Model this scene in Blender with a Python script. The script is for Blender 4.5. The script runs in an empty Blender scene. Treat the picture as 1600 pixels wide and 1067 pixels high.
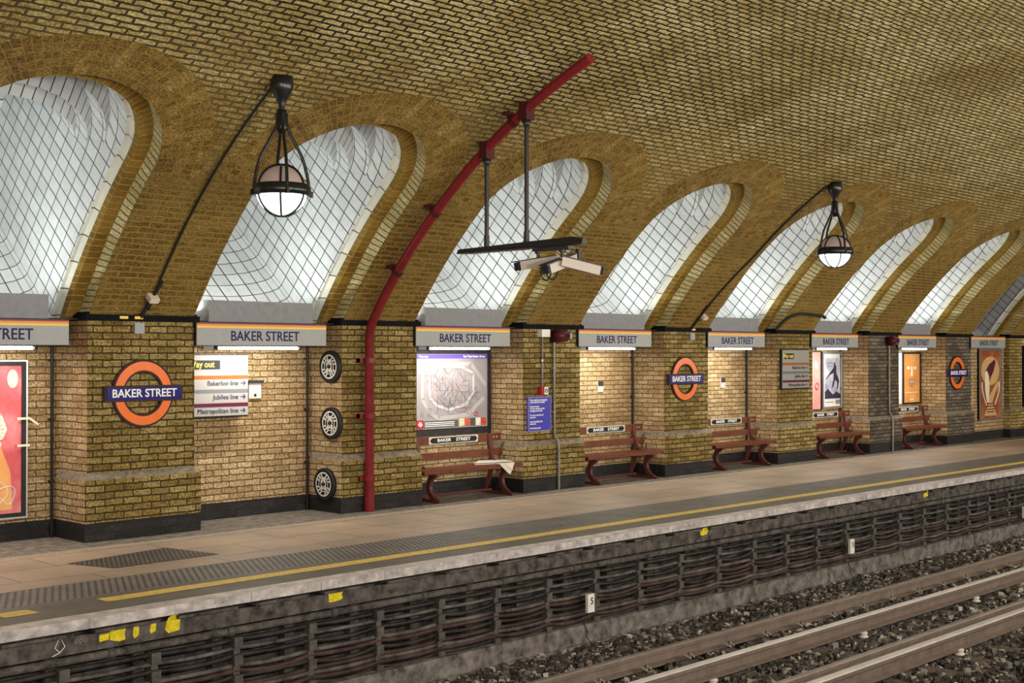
import bpy, math, random
from math import sin, cos, tan, pi, radians, sqrt, atan2
from mathutils import Vector, Matrix
random.seed(7)
sc = bpy.context.scene
col = sc.collection

# ------------------------------------------------------------------ camera, world, exposure
cam_d = bpy.data.cameras.new('camera'); cam = bpy.data.objects.new('camera', cam_d); col.objects.link(cam)
cam_d.sensor_width = 36; cam_d.lens = 2015.6 / 1600 * 36
cam.location = (0, -12.9, 2.032)
cam.rotation_euler = (radians(90 + .487), 0, radians(-46.004))
cam_d.clip_start = .05; cam_d.clip_end = 200
sc.camera = cam
w = bpy.data.worlds.new('world'); sc.world = w; w.use_nodes = True
bgn = w.node_tree.nodes['Background']; bgn.inputs[0].default_value = (1.0, .93, .80, 1); bgn.inputs[1].default_value = 0.55
sc.view_settings.view_transform = 'Standard'; sc.view_settings.look = 'None'
sc.view_settings.exposure = 0.0; sc.view_settings.gamma = 1.0
try: sc.view_settings.use_curve_mapping = False
except Exception: pass

def area(name, loc, rot, sx, sy, power, colr=(1, .95, .85), spread=180):
    d = bpy.data.lights.new(name, 'AREA'); d.shape = 'RECTANGLE'; d.size = sx; d.size_y = sy
    d.energy = power; d.color = colr; d.spread = radians(spread)
    o = bpy.data.objects.new(name, d); o.location = loc; o.rotation_euler = rot; col.objects.link(o); return o
# unseen soft fill lights added for the opposite platform's strip lights, aimed up
for i in range(8):
    area('opposite_fill_light', (-4 + i * 5.5, -12.75, 2.55), (radians(122), 0, 0), 3.0, .5, 430, (1, .95, .84))

# ------------------------------------------------------------------ geometry of the place (metres)
PIERS = [(.02, 1.27), (3.39, 4.65), (6.797, 8.115), (10.259, 11.519), (13.593, 14.847), (16.952, 18.18), (20.326, 21.565),
         (23.707, 24.986), (27.155, 28.42), (30.5, 31.25)]
R, YC, ZC = 8.165, -6.665, -2.3
TH0 = atan2(4.72, 6.665)
AL = radians(40)
REC = .62
def vault(X, s, n=0.):
    th = TH0 + s / R
    return Vector((X, YC + (R + n) * cos(th), ZC + (R + n) * sin(th)))
def ab(X, a, b):
    return Vector((X, a * cos(AL) - b * sin(AL), 2.42 + a * sin(AL) + b * cos(AL)))
def av(b):
    oy = -b * sin(AL) - YC; oz = 2.42 + b * cos(AL) - ZC
    B = 2 * (oy * cos(AL) + oz * sin(AL)); C = oy * oy + oz * oz - R * R
    return (-B + sqrt(max(B * B - 4 * C, 0))) / 2
def s_of_b(b):
    p = ab(0, av(b), b); return (atan2(p.z - ZC, p.y - YC) - TH0) * R

# ------------------------------------------------------------------ materials
class NT:
    def __init__(s, name):
        s.m = bpy.data.materials.new(name); s.m.use_nodes = True; s.t = s.m.node_tree; s.n = s.t.nodes; s.l = s.t.links
        s.b = s.n['Principled BSDF']
    def node(s, ty, **k):
        x = s.n.new(ty)
        for a, v in k.items(): setattr(x, a, v)
        return x
    def set(s, x, i, v):
        if hasattr(v, 'default_value') or isinstance(v, bpy.types.NodeSocket): s.l.new(v, x.inputs[i])
        else: x.inputs[i].default_value = v
    def math(s, op, a, b=None, clamp=False):
        x = s.node('ShaderNodeMath', operation=op); x.use_clamp = clamp; s.set(x, 0, a)
        if b is not None: s.set(x, 1, b)
        return x.outputs[0]
    def mix(s, f, a, b, mode='MIX'):
        x = s.node('ShaderNodeMixRGB', blend_type=mode); s.set(x, 0, f); s.set(x, 1, a); s.set(x, 2, b); return x.outputs[0]
    def noise(s, vec, scale, detail=3, rough=.6, out=0):
        x = s.node('ShaderNodeTexNoise'); s.l.new(vec, x.inputs['Vector']); x.inputs['Scale'].default_value = scale
        x.inputs['Detail'].default_value = detail; x.inputs['Roughness'].default_value = rough; return x.outputs[out]
    def ramp(s, f, *st):
        x = s.node('ShaderNodeValToRGB'); s.l.new(f, x.inputs[0]); e = x.color_ramp.elements
        while len(e) < len(st): e.new(.5)
        for k, (p, c) in enumerate(st):
            e[k].position = p; e[k].color = c if len(c) == 4 else (*c, 1)
        return x.outputs[0]
    def uv(s): return s.node('ShaderNodeTexCoord').outputs['UV']
    def pos(s): return s.node('ShaderNodeNewGeometry').outputs['Position']
    def bump(s, h, dist, strength=1.):
        x = s.node('ShaderNodeBump'); s.l.new(h, x.inputs['Height']); x.inputs['Distance'].default_value = dist
        x.inputs['Strength'].default_value = strength; s.l.new(x.outputs[0], s.b.inputs['Normal'])
def c4(c): return (*c, 1) if len(c) == 3 else c
def plain(name, c, rough=.5, metal=0., var=.0, spec=None, scale=12, bump=0.):
    k = NT(name); k.b.inputs['Roughness'].default_value = rough; k.b.inputs['Metallic'].default_value = metal
    if spec is None and metal == 0: spec = .18
    if spec is not None: k.b.inputs['Specular IOR Level'].default_value = spec
    if var:
        p = k.pos(); n = k.noise(p, scale, 4, .65)
        lo = tuple(x * (1 - var) for x in c); hi = tuple(min(1, x * (1 + var)) for x in c)
        k.l.new(k.ramp(n, (.3, lo), (.7, hi)), k.b.inputs['Base Color'])
        if bump: k.bump(n, bump)
    else: k.b.inputs['Base Color'].default_value = c4(c)
    return k.m
def emit(name, c, st):
    k = NT(name); k.b.inputs['Base Color'].default_value = c4(c); k.b.inputs['Emission Color'].default_value = c4(c)
    k.b.inputs['Emission Strength'].default_value = st; return k.m

def brick(name, cols, mortar, w_=.225, h_=.075, ms=.009, bump=.012, patch=None, mot=(.55, 1.35), wob=.012, rough=.85, zone=None, offset=.5, patchscale=.5, rv=.42):
    """cols: three brick tones dark->light, patch: tone of large weathered patches, zone: (cols, mortar) used low on the vault"""
    k = NT(name); uv = k.uv()
    n1 = k.noise(uv, 9, 2, .5, 1)
    sub = k.node('ShaderNodeVectorMath', operation='SUBTRACT'); k.l.new(n1, sub.inputs[0]); sub.inputs[1].default_value = (.5, .5, .5)
    sc_ = k.node('ShaderNodeVectorMath', operation='SCALE'); k.l.new(sub.outputs[0], sc_.inputs[0]); sc_.inputs['Scale'].default_value = wob * 2
    ad = k.node('ShaderNodeVectorMath', operation='ADD'); k.l.new(uv, ad.inputs[0]); k.l.new(sc_.outputs[0], ad.inputs[1])
    def bt(c1, c2, mo):
        x = k.node('ShaderNodeTexBrick'); k.l.new(ad.outputs[0], x.inputs['Vector']); x.offset = offset; x.squash = 1
        x.inputs['Color1'].default_value = c4(c1); x.inputs['Color2'].default_value = c4(c2); x.inputs['Mortar'].default_value = c4(mo)
        x.inputs['Scale'].default_value = 1; x.inputs['Mortar Size'].default_value = ms; x.inputs['Mortar Smooth'].default_value = .25
        x.inputs['Brick Width'].default_value = w_; x.inputs['Row Height'].default_value = h_; x.inputs['Bias'].default_value = 0; return x
    gx = bt((0, 0, 0), (1, 1, 1), (.5, .5, .5))
    rnd = gx.outputs[0]; fac = gx.outputs['Fac']
    mt = k.noise(ad.outputs[0], 38, 5, .75)
    v = k.math('ADD', k.math('MULTIPLY', rnd, rv), k.math('MULTIPLY', k.noise(uv, 2.6, 5, .75), 1 - rv))
    def surf(cs, mo):
        br = k.ramp(v, (.12, cs[0]), (.5, cs[1]), (.88, cs[2]))
        return br, mo
    br, _ = surf(cols, mortar)
    mort = k.mix(k.ramp(k.noise(uv, 14, 3), (.35, (0, 0, 0)), (.7, (1, 1, 1))), c4(mortar), c4(tuple(min(1, x * 1.7) for x in mortar)))
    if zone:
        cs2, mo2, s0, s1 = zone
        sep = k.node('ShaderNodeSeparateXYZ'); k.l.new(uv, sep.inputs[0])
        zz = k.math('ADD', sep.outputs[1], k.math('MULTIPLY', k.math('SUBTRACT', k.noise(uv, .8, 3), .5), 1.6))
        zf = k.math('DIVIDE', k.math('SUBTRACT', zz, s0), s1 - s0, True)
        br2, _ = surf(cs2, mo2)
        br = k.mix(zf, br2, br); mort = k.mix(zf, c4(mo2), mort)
    if patch:
        pf = k.ramp(k.noise(uv, patchscale, 5, .7), (.42, (0, 0, 0)), (.62, (1, 1, 1)))
        br = k.mix(k.math('MULTIPLY', pf, .8), br, k.mix(1, br, c4(patch), 'MULTIPLY'))
    mm = k.ramp(mt, (.38, (mot[0],) * 3), (.50, ((mot[0] + mot[1]) * .47,) * 3), (.64, (mot[1],) * 3))
    br = k.mix(1, br, mm, 'MULTIPLY')
    k.l.new(k.mix(fac, br, mort), k.b.inputs['Base Color'])
    k.b.inputs['Roughness'].default_value = rough; k.b.inputs['Specular IOR Level'].default_value = .25
    h = k.math('ADD', k.math('MULTIPLY', k.math('SUBTRACT', 1, fac), 1.0), k.math('MULTIPLY', mt, .8))
    h = k.math('ADD', h, k.math('MULTIPLY', rnd, .3))
    k.bump(h, bump)
    return k.m

M = {}
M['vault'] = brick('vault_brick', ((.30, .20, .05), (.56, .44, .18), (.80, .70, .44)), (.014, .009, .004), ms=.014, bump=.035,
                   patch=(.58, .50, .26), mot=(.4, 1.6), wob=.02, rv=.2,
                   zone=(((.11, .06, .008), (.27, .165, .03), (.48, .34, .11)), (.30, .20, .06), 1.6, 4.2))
M['ring'] = brick('arch_ring_brick', ((.10, .055, .008), (.26, .16, .03), (.50, .36, .12)), (.24, .155, .05), w_=.075, h_=.106, ms=.004, bump=.03,
                  mot=(.3, 1.7), rv=.3, offset=0., patch=(.55, .5, .4), wob=.01)
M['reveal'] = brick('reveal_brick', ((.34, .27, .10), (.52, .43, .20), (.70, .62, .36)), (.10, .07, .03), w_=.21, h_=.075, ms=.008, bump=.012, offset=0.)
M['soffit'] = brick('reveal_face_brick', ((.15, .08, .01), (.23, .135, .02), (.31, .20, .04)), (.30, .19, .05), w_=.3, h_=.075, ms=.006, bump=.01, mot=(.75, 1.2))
M['pier'] = brick('pier_brick', ((.15, .10, .022), (.33, .24, .08), (.58, .46, .21)), (.035, .024, .010), ms=.008, bump=.028,
                  patch=(.62, .54, .40), mot=(.38, 1.7), wob=.011, rv=.38)
M['pier_grey'] = brick('sooty_grey_brick', ((.07, .058, .045), (.17, .14, .11), (.34, .29, .22)), (.025, .02, .016), ms=.008, bump=.028, patch=(.6, .55, .5), mot=(.38, 1.7), wob=.011, rv=.38)
M['recess'] = brick('recess_brick', ((.31, .20, .09), (.52, .37, .19), (.74, .58, .36)), (.08, .05, .028), ms=.0065, bump=.026,
                    patch=(.70, .60, .50), mot=(.42, 1.5), wob=.010, rv=.35)
M['black'] = brick('black_painted_brick', ((.012, .011, .012), (.02, .018, .02), (.035, .032, .034)), (.02, .018, .018), h_=.085, ms=.008, bump=.02, rough=.45, mot=(.5, 1.8))
M['stone'] = plain('plinth_ledge_stone', (.20, .165, .125), .8, var=.45, scale=14, bump=.01)
def tile(name, c, joint, w_=.225, h_=.15, ang=0., offset=0.):
    k = NT(name); uv = k.uv(); mp = k.node('ShaderNodeMapping'); k.l.new(uv, mp.inputs[0]); mp.inputs['Rotation'].default_value = (0, 0, ang)
    x = k.node('ShaderNodeTexBrick'); k.l.new(mp.outputs[0], x.inputs['Vector']); x.offset = offset
    x.inputs['Color1'].default_value = c4(c); x.inputs['Color2'].default_value = c4(tuple(v * .86 for v in c)); x.inputs['Mortar'].default_value = c4(joint)
    x.inputs['Scale'].default_value = 1; x.inputs['Mortar Size'].default_value = .0065; x.inputs['Mortar Smooth'].default_value = .0
    x.inputs['Brick Width'].default_value = w_; x.inputs['Row Height'].default_value = h_
    n = k.noise(uv, 5, 4, .7)
    k.l.new(k.mix(1, x.outputs[0], k.ramp(n, (.3, (.86, .86, .85)), (.6, (1, 1, 1))), 'MULTIPLY'), k.b.inputs['Base Color'])
    k.b.inputs['Roughness'].default_value = .28
    k.bump(k.math('SUBTRACT', 1, x.outputs['Fac']), .004); return k.m
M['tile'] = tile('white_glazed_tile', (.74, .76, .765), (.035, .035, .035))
M['tile_up'] = tile('white_glazed_tile_upper', (.74, .76, .765), (.035, .035, .035))
M['tile_step_shaded'] = tile('shaded_glazed_tile_step', (.54, .55, .56), (.035, .035, .035), w_=.13, h_=.4)  # darker copy of the white tile, shade painted into the step faces
M['tile_rim'] = tile('cream_glazed_rim_tile', (.74, .73, .66), (.10, .08, .05), w_=.5, h_=.3)
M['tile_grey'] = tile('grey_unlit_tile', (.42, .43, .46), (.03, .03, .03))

# ------------------------------------------------------------------ mesh helper
class MB:
    def __init__(s): s.v = []; s.f = []; s.mi = []; s.uv = []; s.sm = []
    def face(s, pts, mi=0, uv=None, sm=False):
        b = len(s.v); s.v += [tuple(p) for p in pts]; s.f.append(tuple(range(b, b + len(pts)))); s.mi.append(mi); s.uv.append(uv); s.sm.append(sm)
    def box(s, x0, x1, y0, y1, z0, z1, mi=0, mat=None):
        P = [Vector((x, y, z)) for z in (z0, z1) for y in (y0, y1) for x in (x0, x1)]
        if mat is not None: P = [mat @ p for p in P]
        for q in ((0, 2, 3, 1), (4, 5, 7, 6), (0, 1, 5, 4), (2, 6, 7, 3), (0, 4, 6, 2), (1, 3, 7, 5)): s.face([P[i] for i in q], mi)
    def bar(s, p, q, r=.02, ry=None, mi=0, up=(0, 0, 1)):
        p = Vector(p); q = Vector(q); d = (q - p).normalized(); u = Vector(up)
        if abs(d.dot(u)) > .98: u = Vector((0, 1, 0))
        a = d.cross(u).normalized(); b = a.cross(d); ry = ry or r
        P = [c + a * i * r + b * j * ry for c in (p, q) for i, j in ((-1, -1), (1, -1), (1, 1), (-1, 1))]
        for k in ((3, 2, 1, 0), (4, 5, 6, 7), (0, 1, 5, 4), (1, 2, 6, 5), (2, 3, 7, 6), (3, 0, 4, 7)): s.face([P[i] for i in k], mi)
    def grid(s, rows, mi=0, uvs=None, sm=True, closed=False, flip=False):
        """rows of points lofted; shares vertices"""
        b = len(s.v); n = len(rows[0])
        for r_ in rows: s.v += [tuple(p) for p in r_]
        for i in range(len(rows) - 1):
            for j in range(n if closed else n - 1):
                j2 = (j + 1) % n
                q = [(i, j), (i, j2), (i + 1, j2), (i + 1, j)]
                if flip: q = q[::-1]
                s.f.append(tuple(b + a * n + c for a, c in q)); s.mi.append(mi if not callable(mi) else mi(i, j)); s.sm.append(sm)
                if uvs:
                    s.uv.append([uvs[a][c if not (closed and c == 0 and j2 == 0) else c] for a, c in q])
                else: s.uv.append(None)
    def tube(s, pts, r, seg=10, mi=0, cap=True, r2=None):
        pts = [Vector(p) for p in pts]; rows = []
        prev = None
        for i, p in enumerate(pts):
            d = (pts[min(i + 1, len(pts) - 1)] - pts[max(i - 1, 0)]).normalized()
            if prev is None:
                u = Vector((0, 0, 1)) if abs(d.z) < .9 else Vector((1, 0, 0)); a = d.cross(u).normalized()
            else: a = (prev - d * prev.dot(d)).normalized()
            prev = a; b = d.cross(a); rr = r(i / (len(pts) - 1)) if callable(r) else r
            rows.append([p + a * cos(2 * pi * k / seg) * rr + b * sin(2 * pi * k / seg) * rr for k in range(seg)])
        s.grid(rows, mi, closed=True, flip=True)
        if cap: s.face(rows[0], mi); s.face(rows[-1][::-1], mi)
    def lathe(s, prof, c=(0, 0, 0), seg=24, mi=0, axis='z', sm=True):
        rows = []
        for r_, h in prof:
            row = []
            for k in range(seg):
                a = 2 * pi * k / seg; x, y = r_ * cos(a), r_ * sin(a)
                p = {'z': (x, y, h), 'y': (x, h, -y), 'x': (h, x, y)}[axis]
                row.append(Vector(c) + Vector(p))
            rows.append(row)
        s.grid(rows, mi, closed=True, sm=sm)
    def torus(s, c, R_, r, axis='z', seg=32, sg=10, mi=0):
        rows = []
        for i in range(seg + 1):
            a = 2 * pi * i / seg; row = []
            for k in range(sg):
                b = 2 * pi * k / sg; rr = R_ + r * cos(b); x, y, h = rr * cos(a), rr * sin(a), r * sin(b)
                row.append(Vector(c) + Vector({'z': (x, y, h), 'y': (x, h, y), 'x': (h, x, y)}[axis]))
            rows.append(row)
        s.grid(rows, mi, closed=True)
    def prism(s, pts, y0, y1, mi=0):
        """outline in X,Z extruded along Y"""
        a = [Vector((x, y0, z)) for x, z in pts]; b = [Vector((x, y1, z)) for x, z in pts]; n = len(pts)
        s.face(a, mi); s.face(b[::-1], mi)
        for i in range(n): s.face([a[i], b[i], b[(i + 1) % n], a[(i + 1) % n]], mi)
    def build(s, name, mats, parent=None, bevel=0):
        me = bpy.data.meshes.new(name); me.from_pydata(s.v, [], s.f)
        mats = mats if isinstance(mats, (list, tuple)) else [mats]
        for m in mats: me.materials.append(m)
        me.polygons.foreach_set('material_index', s.mi); me.polygons.foreach_set('use_smooth', s.sm)
        ul = me.uv_layers.new(name='UVMap').data; flat = [0.] * (2 * len(me.loops)); li = 0
        V = s.v
        for f, u in zip(s.f, s.uv):
            if u is None:
                a, b_, c = Vector(V[f[0]]), Vector(V[f[1]]), Vector(V[f[2]])
                n = (b_ - a).cross(c - a); ax = max(range(3), key=lambda i: abs(n[i]))
                u = [((V[i][1], V[i][2]) if ax == 0 else (V[i][0], V[i][2]) if ax == 1 else (V[i][0], V[i][1])) for i in f]
            for p in u: flat[li] = p[0]; flat[li + 1] = p[1]; li += 2
        ul.foreach_set('uv', flat)
        me.update()
        o = bpy.data.objects.new(name, me); col.objects.link(o)
        if parent: o.parent = parent
        if bevel:
            m = o.modifiers.new('bevel', 'BEVEL'); m.width = bevel; m.segments = 2; m.limit_method = 'ANGLE'
        return o
def tag(o, label=None, cat=None, group=None, kind=None):
    if label: o['label'] = label
    if cat: o['category'] = cat
    if group: o['group'] = group
    if kind: o['kind'] = kind
    return o
def empty(name, loc=(0, 0, 0), rz=0, **k):
    o = bpy.data.objects.new(name, None); o.location = loc; o.rotation_euler = (0, 0, rz); o.empty_display_size = .1
    col.objects.link(o); return tag(o, **k)
def kids(o): return [c for c in bpy.data.objects if c.parent == o]
def copy_tree(o, loc=None, parent=None, **k):
    c = o.copy(); col.objects.link(c); c.parent = parent
    if loc is not None: c.location = loc
    for ch in kids(o): copy_tree(ch, None, c)
    return tag(c, **k)
def text(name, body, size, mat, parent, loc, align='CENTER', bold=.012, ext=.0015, rot=(pi / 2, 0, 0), width=None, sx=1.):
    cu = bpy.data.curves.new(name, 'FONT'); cu.body = body; cu.size = size; cu.align_x = align; cu.align_y = 'CENTER'
    cu.extrude = ext; cu.offset = bold * size; cu.resolution_u = 3
    t = bpy.data.objects.new(name, cu); col.objects.link(t)
    bpy.context.view_layer.update()
    me = bpy.data.meshes.new_from_object(t.evaluated_get(bpy.context.evaluated_depsgraph_get()))
    bpy.data.objects.remove(t); bpy.data.curves.remove(cu)
    if width:
        xs = [v.co.x for v in me.vertices]; sx = width / (max(xs) - min(xs))
    for v in me.vertices: v.co.x *= sx
    me.materials.clear(); me.materials.append(mat); me.name = name
    o = bpy.data.objects.new(name, me); col.objects.link(o); o.parent = parent; o.location = loc; o.rotation_euler = rot
    return o

# ------------------------------------------------------------------ vault with openings
mid = [(PIERS[i][0] + PIERS[i][1]) / 2 for i in range(len(PIERS))]
mid[-1] = 31.0
BAYS = []
for i in range(len(PIERS) - 1):
    l, r_ = PIERS[i][1], PIERS[i + 1][0]
    BAYS.append(dict(x0=mid[i], x1=mid[i + 1], xc=(l + r_) / 2, l=l, r=r_))
BAYS[-1]['xc'] = 29.46; BAYS[-1]['x0'] = mid[-2]
BS = 1.93; W1, H1 = 1.085, 1.07; W2, H2 = .94, .90; W3, H3 = .90, .86
S1 = s_of_b(BS); SM = S1 + 1.75; SEND = (pi - 2 * TH0) * R
vb = MB()
for B in BAYS:
    x0, x1, xc = B['x0'], B['x1'], B['xc']
    ww = min(W1, xc - x0 - .3, x1 - xc - .3); B['w'] = ww
    ss = [S1 * k / 12 for k in range(13)]
    for xa, xb in ((x0, xc - ww), (xc + ww, x1)):
        cs = [xa + (xb - xa) * k / 3 for k in range(4)]
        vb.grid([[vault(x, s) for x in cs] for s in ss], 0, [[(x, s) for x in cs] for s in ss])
    RO = ww + .53
    ca = [atan2(1.75, x1 - xc), atan2(1.75, x0 - xc)]
    phis = sorted(set([round(pi * k / 40, 6) for k in range(41)] + [round(c, 6) for c in ca]))
    def opening(ph): return xc + ww * cos(ph), s_of_b(BS + H1 * sin(ph))
    def outer(ph): return xc + RO * cos(ph), S1 + (H1 + .53) * sin(ph)
    def rect(ph):
        c, s_ = cos(ph), sin(ph); t = 9e9
        if c > 1e-6: t = min(t, (x1 - xc) / c)
        if c < -1e-6: t = min(t, (x0 - xc) / c)
        if s_ > 1e-6: t = min(t, 1.75 / s_)
        return xc + c * t, S1 + s_ * t
    rows = []; uvs = []
    for k in range(6):
        f = k / 5; row = []; uu = []
        for ph in phis:
            a, b = opening(ph), outer(ph); row.append(vault(a[0] * (1 - f) + b[0] * f, a[1] * (1 - f) + b[1] * f)); uu.append((ph * 1.36, f * .53))
        rows.append(row); uvs.append(uu)
    vb.grid(rows, 1, uvs, flip=False)
    rows = []; uvs = []
    for k in range(4):
        f = k / 3; row = []; uu = []
        for ph in phis:
            a, b = outer(ph), rect(ph); x, s = a[0] * (1 - f) + b[0] * f, a[1] * (1 - f) + b[1] * f
            row.append(vault(x, s)); uu.append((x, s))
        rows.append(row); uvs.append(uu)
    vb.grid(rows, 0, uvs)
XS = sorted(set([-6., -3.] + mid + [34., 38., 42., 46.]))
ns = 44; ss = [SM + (SEND - SM) * k / ns for k in range(ns + 1)]
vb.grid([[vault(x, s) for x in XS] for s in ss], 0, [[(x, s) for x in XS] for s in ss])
for xa, xb in ((-6., mid[0]), (mid[-1], 46.)):
    ss2 = [SM * k / 16 for k in range(17)]
    vb.grid([[vault(x, s) for x in (xa, (xa + xb) / 2, xb)] for s in ss2], 0, [[(x, s) for x in (xa, (xa + xb) / 2, xb)] for s in ss2])
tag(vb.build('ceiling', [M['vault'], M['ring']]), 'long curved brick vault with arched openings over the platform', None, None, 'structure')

def outline(w_, h_, xc, t, n=20, side=10):
    """points (X,b,a) of an arched opening pushed t back along the shaft"""
    P = []
    a0 = av(0) + t; bb = -a0 * tan(AL)
    for k in range(side): P.append((xc - w_, bb + (BS - bb) * k / side))
    for k in range(n + 1):
        ph = pi - pi * k / n; P.append((xc + w_ * cos(ph), BS + h_ * sin(ph)))
    for k in range(side): P.append((xc + w_, BS + (bb - BS) * (k + 1) / side))
    return [(x, b, av(max(b, -.3)) + t) for x, b in P]
def lens(P):
    L = [0.]
    for p, q in zip(P, P[1:]): L.append(L[-1] + sqrt((p[0] - q[0]) ** 2 + (p[1] - q[1]) ** 2))
    return L
SHAFT_LEN = 2.9
for bi, B in enumerate(BAYS):
    xc = B['xc']; k = B['w'] / W1; w1, w2, w3 = B['w'], W2 * k, W3 * k
    m = MB()
    o1 = outline(w1, H1, xc, 0); o1b = outline(w1, H1, xc, .2); o2 = outline(w2, H2, xc, .2); o2b = outline(w2, H2, xc, .40); o3 = outline(w3, H3, xc, .40)
    L = lens(o1); T = lambda o: [ab(*(p[0], p[2], p[1])) for p in o]
    m.grid([T(o1), T(o1b)], 0, [[(0, l) for l in L], [(.2, l) for l in L]], sm=True)
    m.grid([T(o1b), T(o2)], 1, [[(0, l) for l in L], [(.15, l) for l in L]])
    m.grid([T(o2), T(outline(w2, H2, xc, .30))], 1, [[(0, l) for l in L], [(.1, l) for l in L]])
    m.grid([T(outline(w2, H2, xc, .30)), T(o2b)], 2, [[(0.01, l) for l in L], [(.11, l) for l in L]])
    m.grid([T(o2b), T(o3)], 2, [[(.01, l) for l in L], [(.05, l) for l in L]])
    root = m.build('light_shaft_surround', [M['reveal'], M['soffit'], M['tile_rim']]); tag(root, kind='structure')
    # tiled shaft
    m = MB()
    def section(bs, h, a=None, t=.40):
        P = []
        sb = [-.3 + 1.6 * k2 / 6 for k2 in range(7)] + [1.3 + (bs - 1.3) * .5, bs]
        for b_ in sb: P.append((xc - w3, b_))
        for k2 in range(1, 25):
            ph = pi - pi * k2 / 24; P.append((xc + w3 * cos(ph), bs + h * sin(ph)))
        for b_ in sb[::-1][1:]: P.append((xc + w3, b_))
        out = [(x, b, a if a is not None else av(max(b, -.3)) + t) for x, b in P]
        return out
    def tube(sa, sb, mi_side, mi_top):
        sb_ = sb
        A_, B_ = T(sa), T(sb); n = len(sa)
        uvA = []; uvB = []; L1 = lens(sa)
        for i_, (p, q) in enumerate(zip(sa, sb)):
            k3 = min(max(i_ - 8, 0), 24); ex = (k3 if k3 <= 12 else 24 - k3) * .11 if 8 < i_ < 32 else 0
            uvA.append((p[2], p[1] if ex == 0 else sa[8][1] + ex)); uvB.append((q[2], q[1] if ex == 0 else sb_[8][1] + ex))
        m.grid([A_, B_], (lambda i, j: mi_side if (j < 6 or j > n - 8 or 8 <= j < n - 9) else mi_top), [uvA, uvB], sm=False)
    s0 = section(BS, H3); s3o = section(1.72, 1.16, .62); s3i = section(1.72, .78, .62)
    s2o = section(1.52, 1.00, .92); s2i = section(1.52, .64, .92); s1o = section(1.45, .76, 1.2); s1i = section(1.45, .42, 1.2); se = section(1.45, .42, SHAFT_LEN)
    tube(s0, s3o, 0, 1); tube(s3i, s2o, 0, 1); tube(s2i, s1o, 0, 1); tube(s1i, se, 0, 0)
    for so, si in ((s3o, s3i), (s2o, s2i), (s1o, s1i)):
        A_, B_ = T(so), T(si); L1 = lens(so)
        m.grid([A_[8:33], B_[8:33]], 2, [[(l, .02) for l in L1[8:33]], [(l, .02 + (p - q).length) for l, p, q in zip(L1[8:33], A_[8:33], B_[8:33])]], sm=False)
    # curved floor of the shaft
    A0 = av(-.3) + .40; rows = []; uvs = []
    for a in (A0, 1.2, 2.0, SHAFT_LEN):
        rows.append([ab(xc - w3 * cos(pi * k2 / 12), a, -.3 - .22 * sin(pi * k2 / 12)) for k2 in range(13)])
        uvs.append([(a, k2 * .16) for k2 in range(13)])
    m.grid(rows, 0, uvs, flip=True)
    cap = [ab(p[0], SHAFT_LEN, p[1]) for p in se] + [ab(xc + w3 * cos(pi * k2 / 12), SHAFT_LEN, -.3 - .22 * sin(pi * k2 / 12)) for k2 in range(1, 12)]
    m.face(cap, 0)
    tl = [M['tile'], M['tile_up'], M['tile_step_shaded']] if bi < 8 else [M['tile_grey']] * 3
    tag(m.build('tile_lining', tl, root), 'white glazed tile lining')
    # uplight tube on the sill of the shaft
    if 1 <= bi < 8:
        area('shaft_sill_light', (xc - .25, .30, 2.53), (radians(172), 0, 0), 1.3, .08, 34, (.95, 1, .97))

# ------------------------------------------------------------------ walls, piers, trims, floor
m = MB()
for i, B in enumerate(BAYS):
    y = REC if i < 8 else .12
    l, r_ = B['l'] - .05, B['r'] + .05
    if i == 8: l, r_ = B['l'], 30.5
    for z0, z1, mi in ((0, .2, 1), (.2, 2.3, 0)):
        m.face([(l, y, z0), (r_, y, z0), (r_, y, z1), (l, y, z1)], mi)
m.face([(l, .12, .2), (l, .12, .2), (l, .12, .2)], 0) if False else None
for xa, xb in ((-6, PIERS[0][0]), (33.2, 46)):
    m.face([(xa, 0, 0), (xb, 0, 0), (xb, 0, 2.44), (xa, 0, 2.44)], 0)
m.box(31.0, 37, 1.9, 2.0, 0, 2.44, 1); m.box(33.2, 33.3, .02, 2.0, 0, 2.44, 1); m.box(31.25, 33.2, 0, 2.0, 2.2, 2.44, 0)
tag(m.build('wall_platform_side', [M['recess'], M['black']]), kind='structure')
for i, (l, r_) in enumerate(PIERS):
    m = MB(); e = .055; bk = REC + .1 if i < 9 else 1.95
    m.box(l, r_, 0, bk, .73, 2.44, 0)
    if i < 9: m.mi[-2:] = [3, 3]
    rings = [(l - e, r_ + e, -e, 0), (l - e, r_ + e, -e, .2), (l - e, r_ + e, -e, .66), (l, r_, 0, .73)]
    for k, (a, b) in enumerate(zip(rings, rings[1:])):
        for (xa, ya, xb, yb, xc_, yc_, xd, yd) in (
                (a[0], a[2], a[1], a[2], b[1], b[2], b[0], b[2]),
                (a[0], bk, a[0], a[2], b[0], b[2], b[0], bk),
                (a[1], a[2], a[1], bk, b[1], bk, b[1], b[2])):
            m.face([(xa, ya, a[3]), (xb, yb, a[3]), (xc_, yc_, b[3]), (xd, yd, b[3])], (1, 0, 2)[k] if (k != 1 or abs(xb - xa) > .5) else 3)
    tag(m.build('wall_pier', [M['pier'] if i not in (7, 8) else M['pier_grey'], M['black'], M['stone'], M['recess']]), kind='structure')
M['band'] = plain('black_painted_ledge', (.006, .006, .007), .8, var=.4, spec=.1)
M['soot'] = plain('dark_lintel_paint', (.03, .028, .028), .6, var=.4)
for i, (l, r_) in enumerate(PIERS):
    m = MB(); m.box(l - .045, r_ + .045, -.045, .3, 2.375, 2.445)
    m.box(l - .02, r_ + .02, -.02, .25, 2.445, 2.47)
    tag(m.build('trim_%d' % (i + 1), M['band']), kind='structure')
m = MB()
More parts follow.
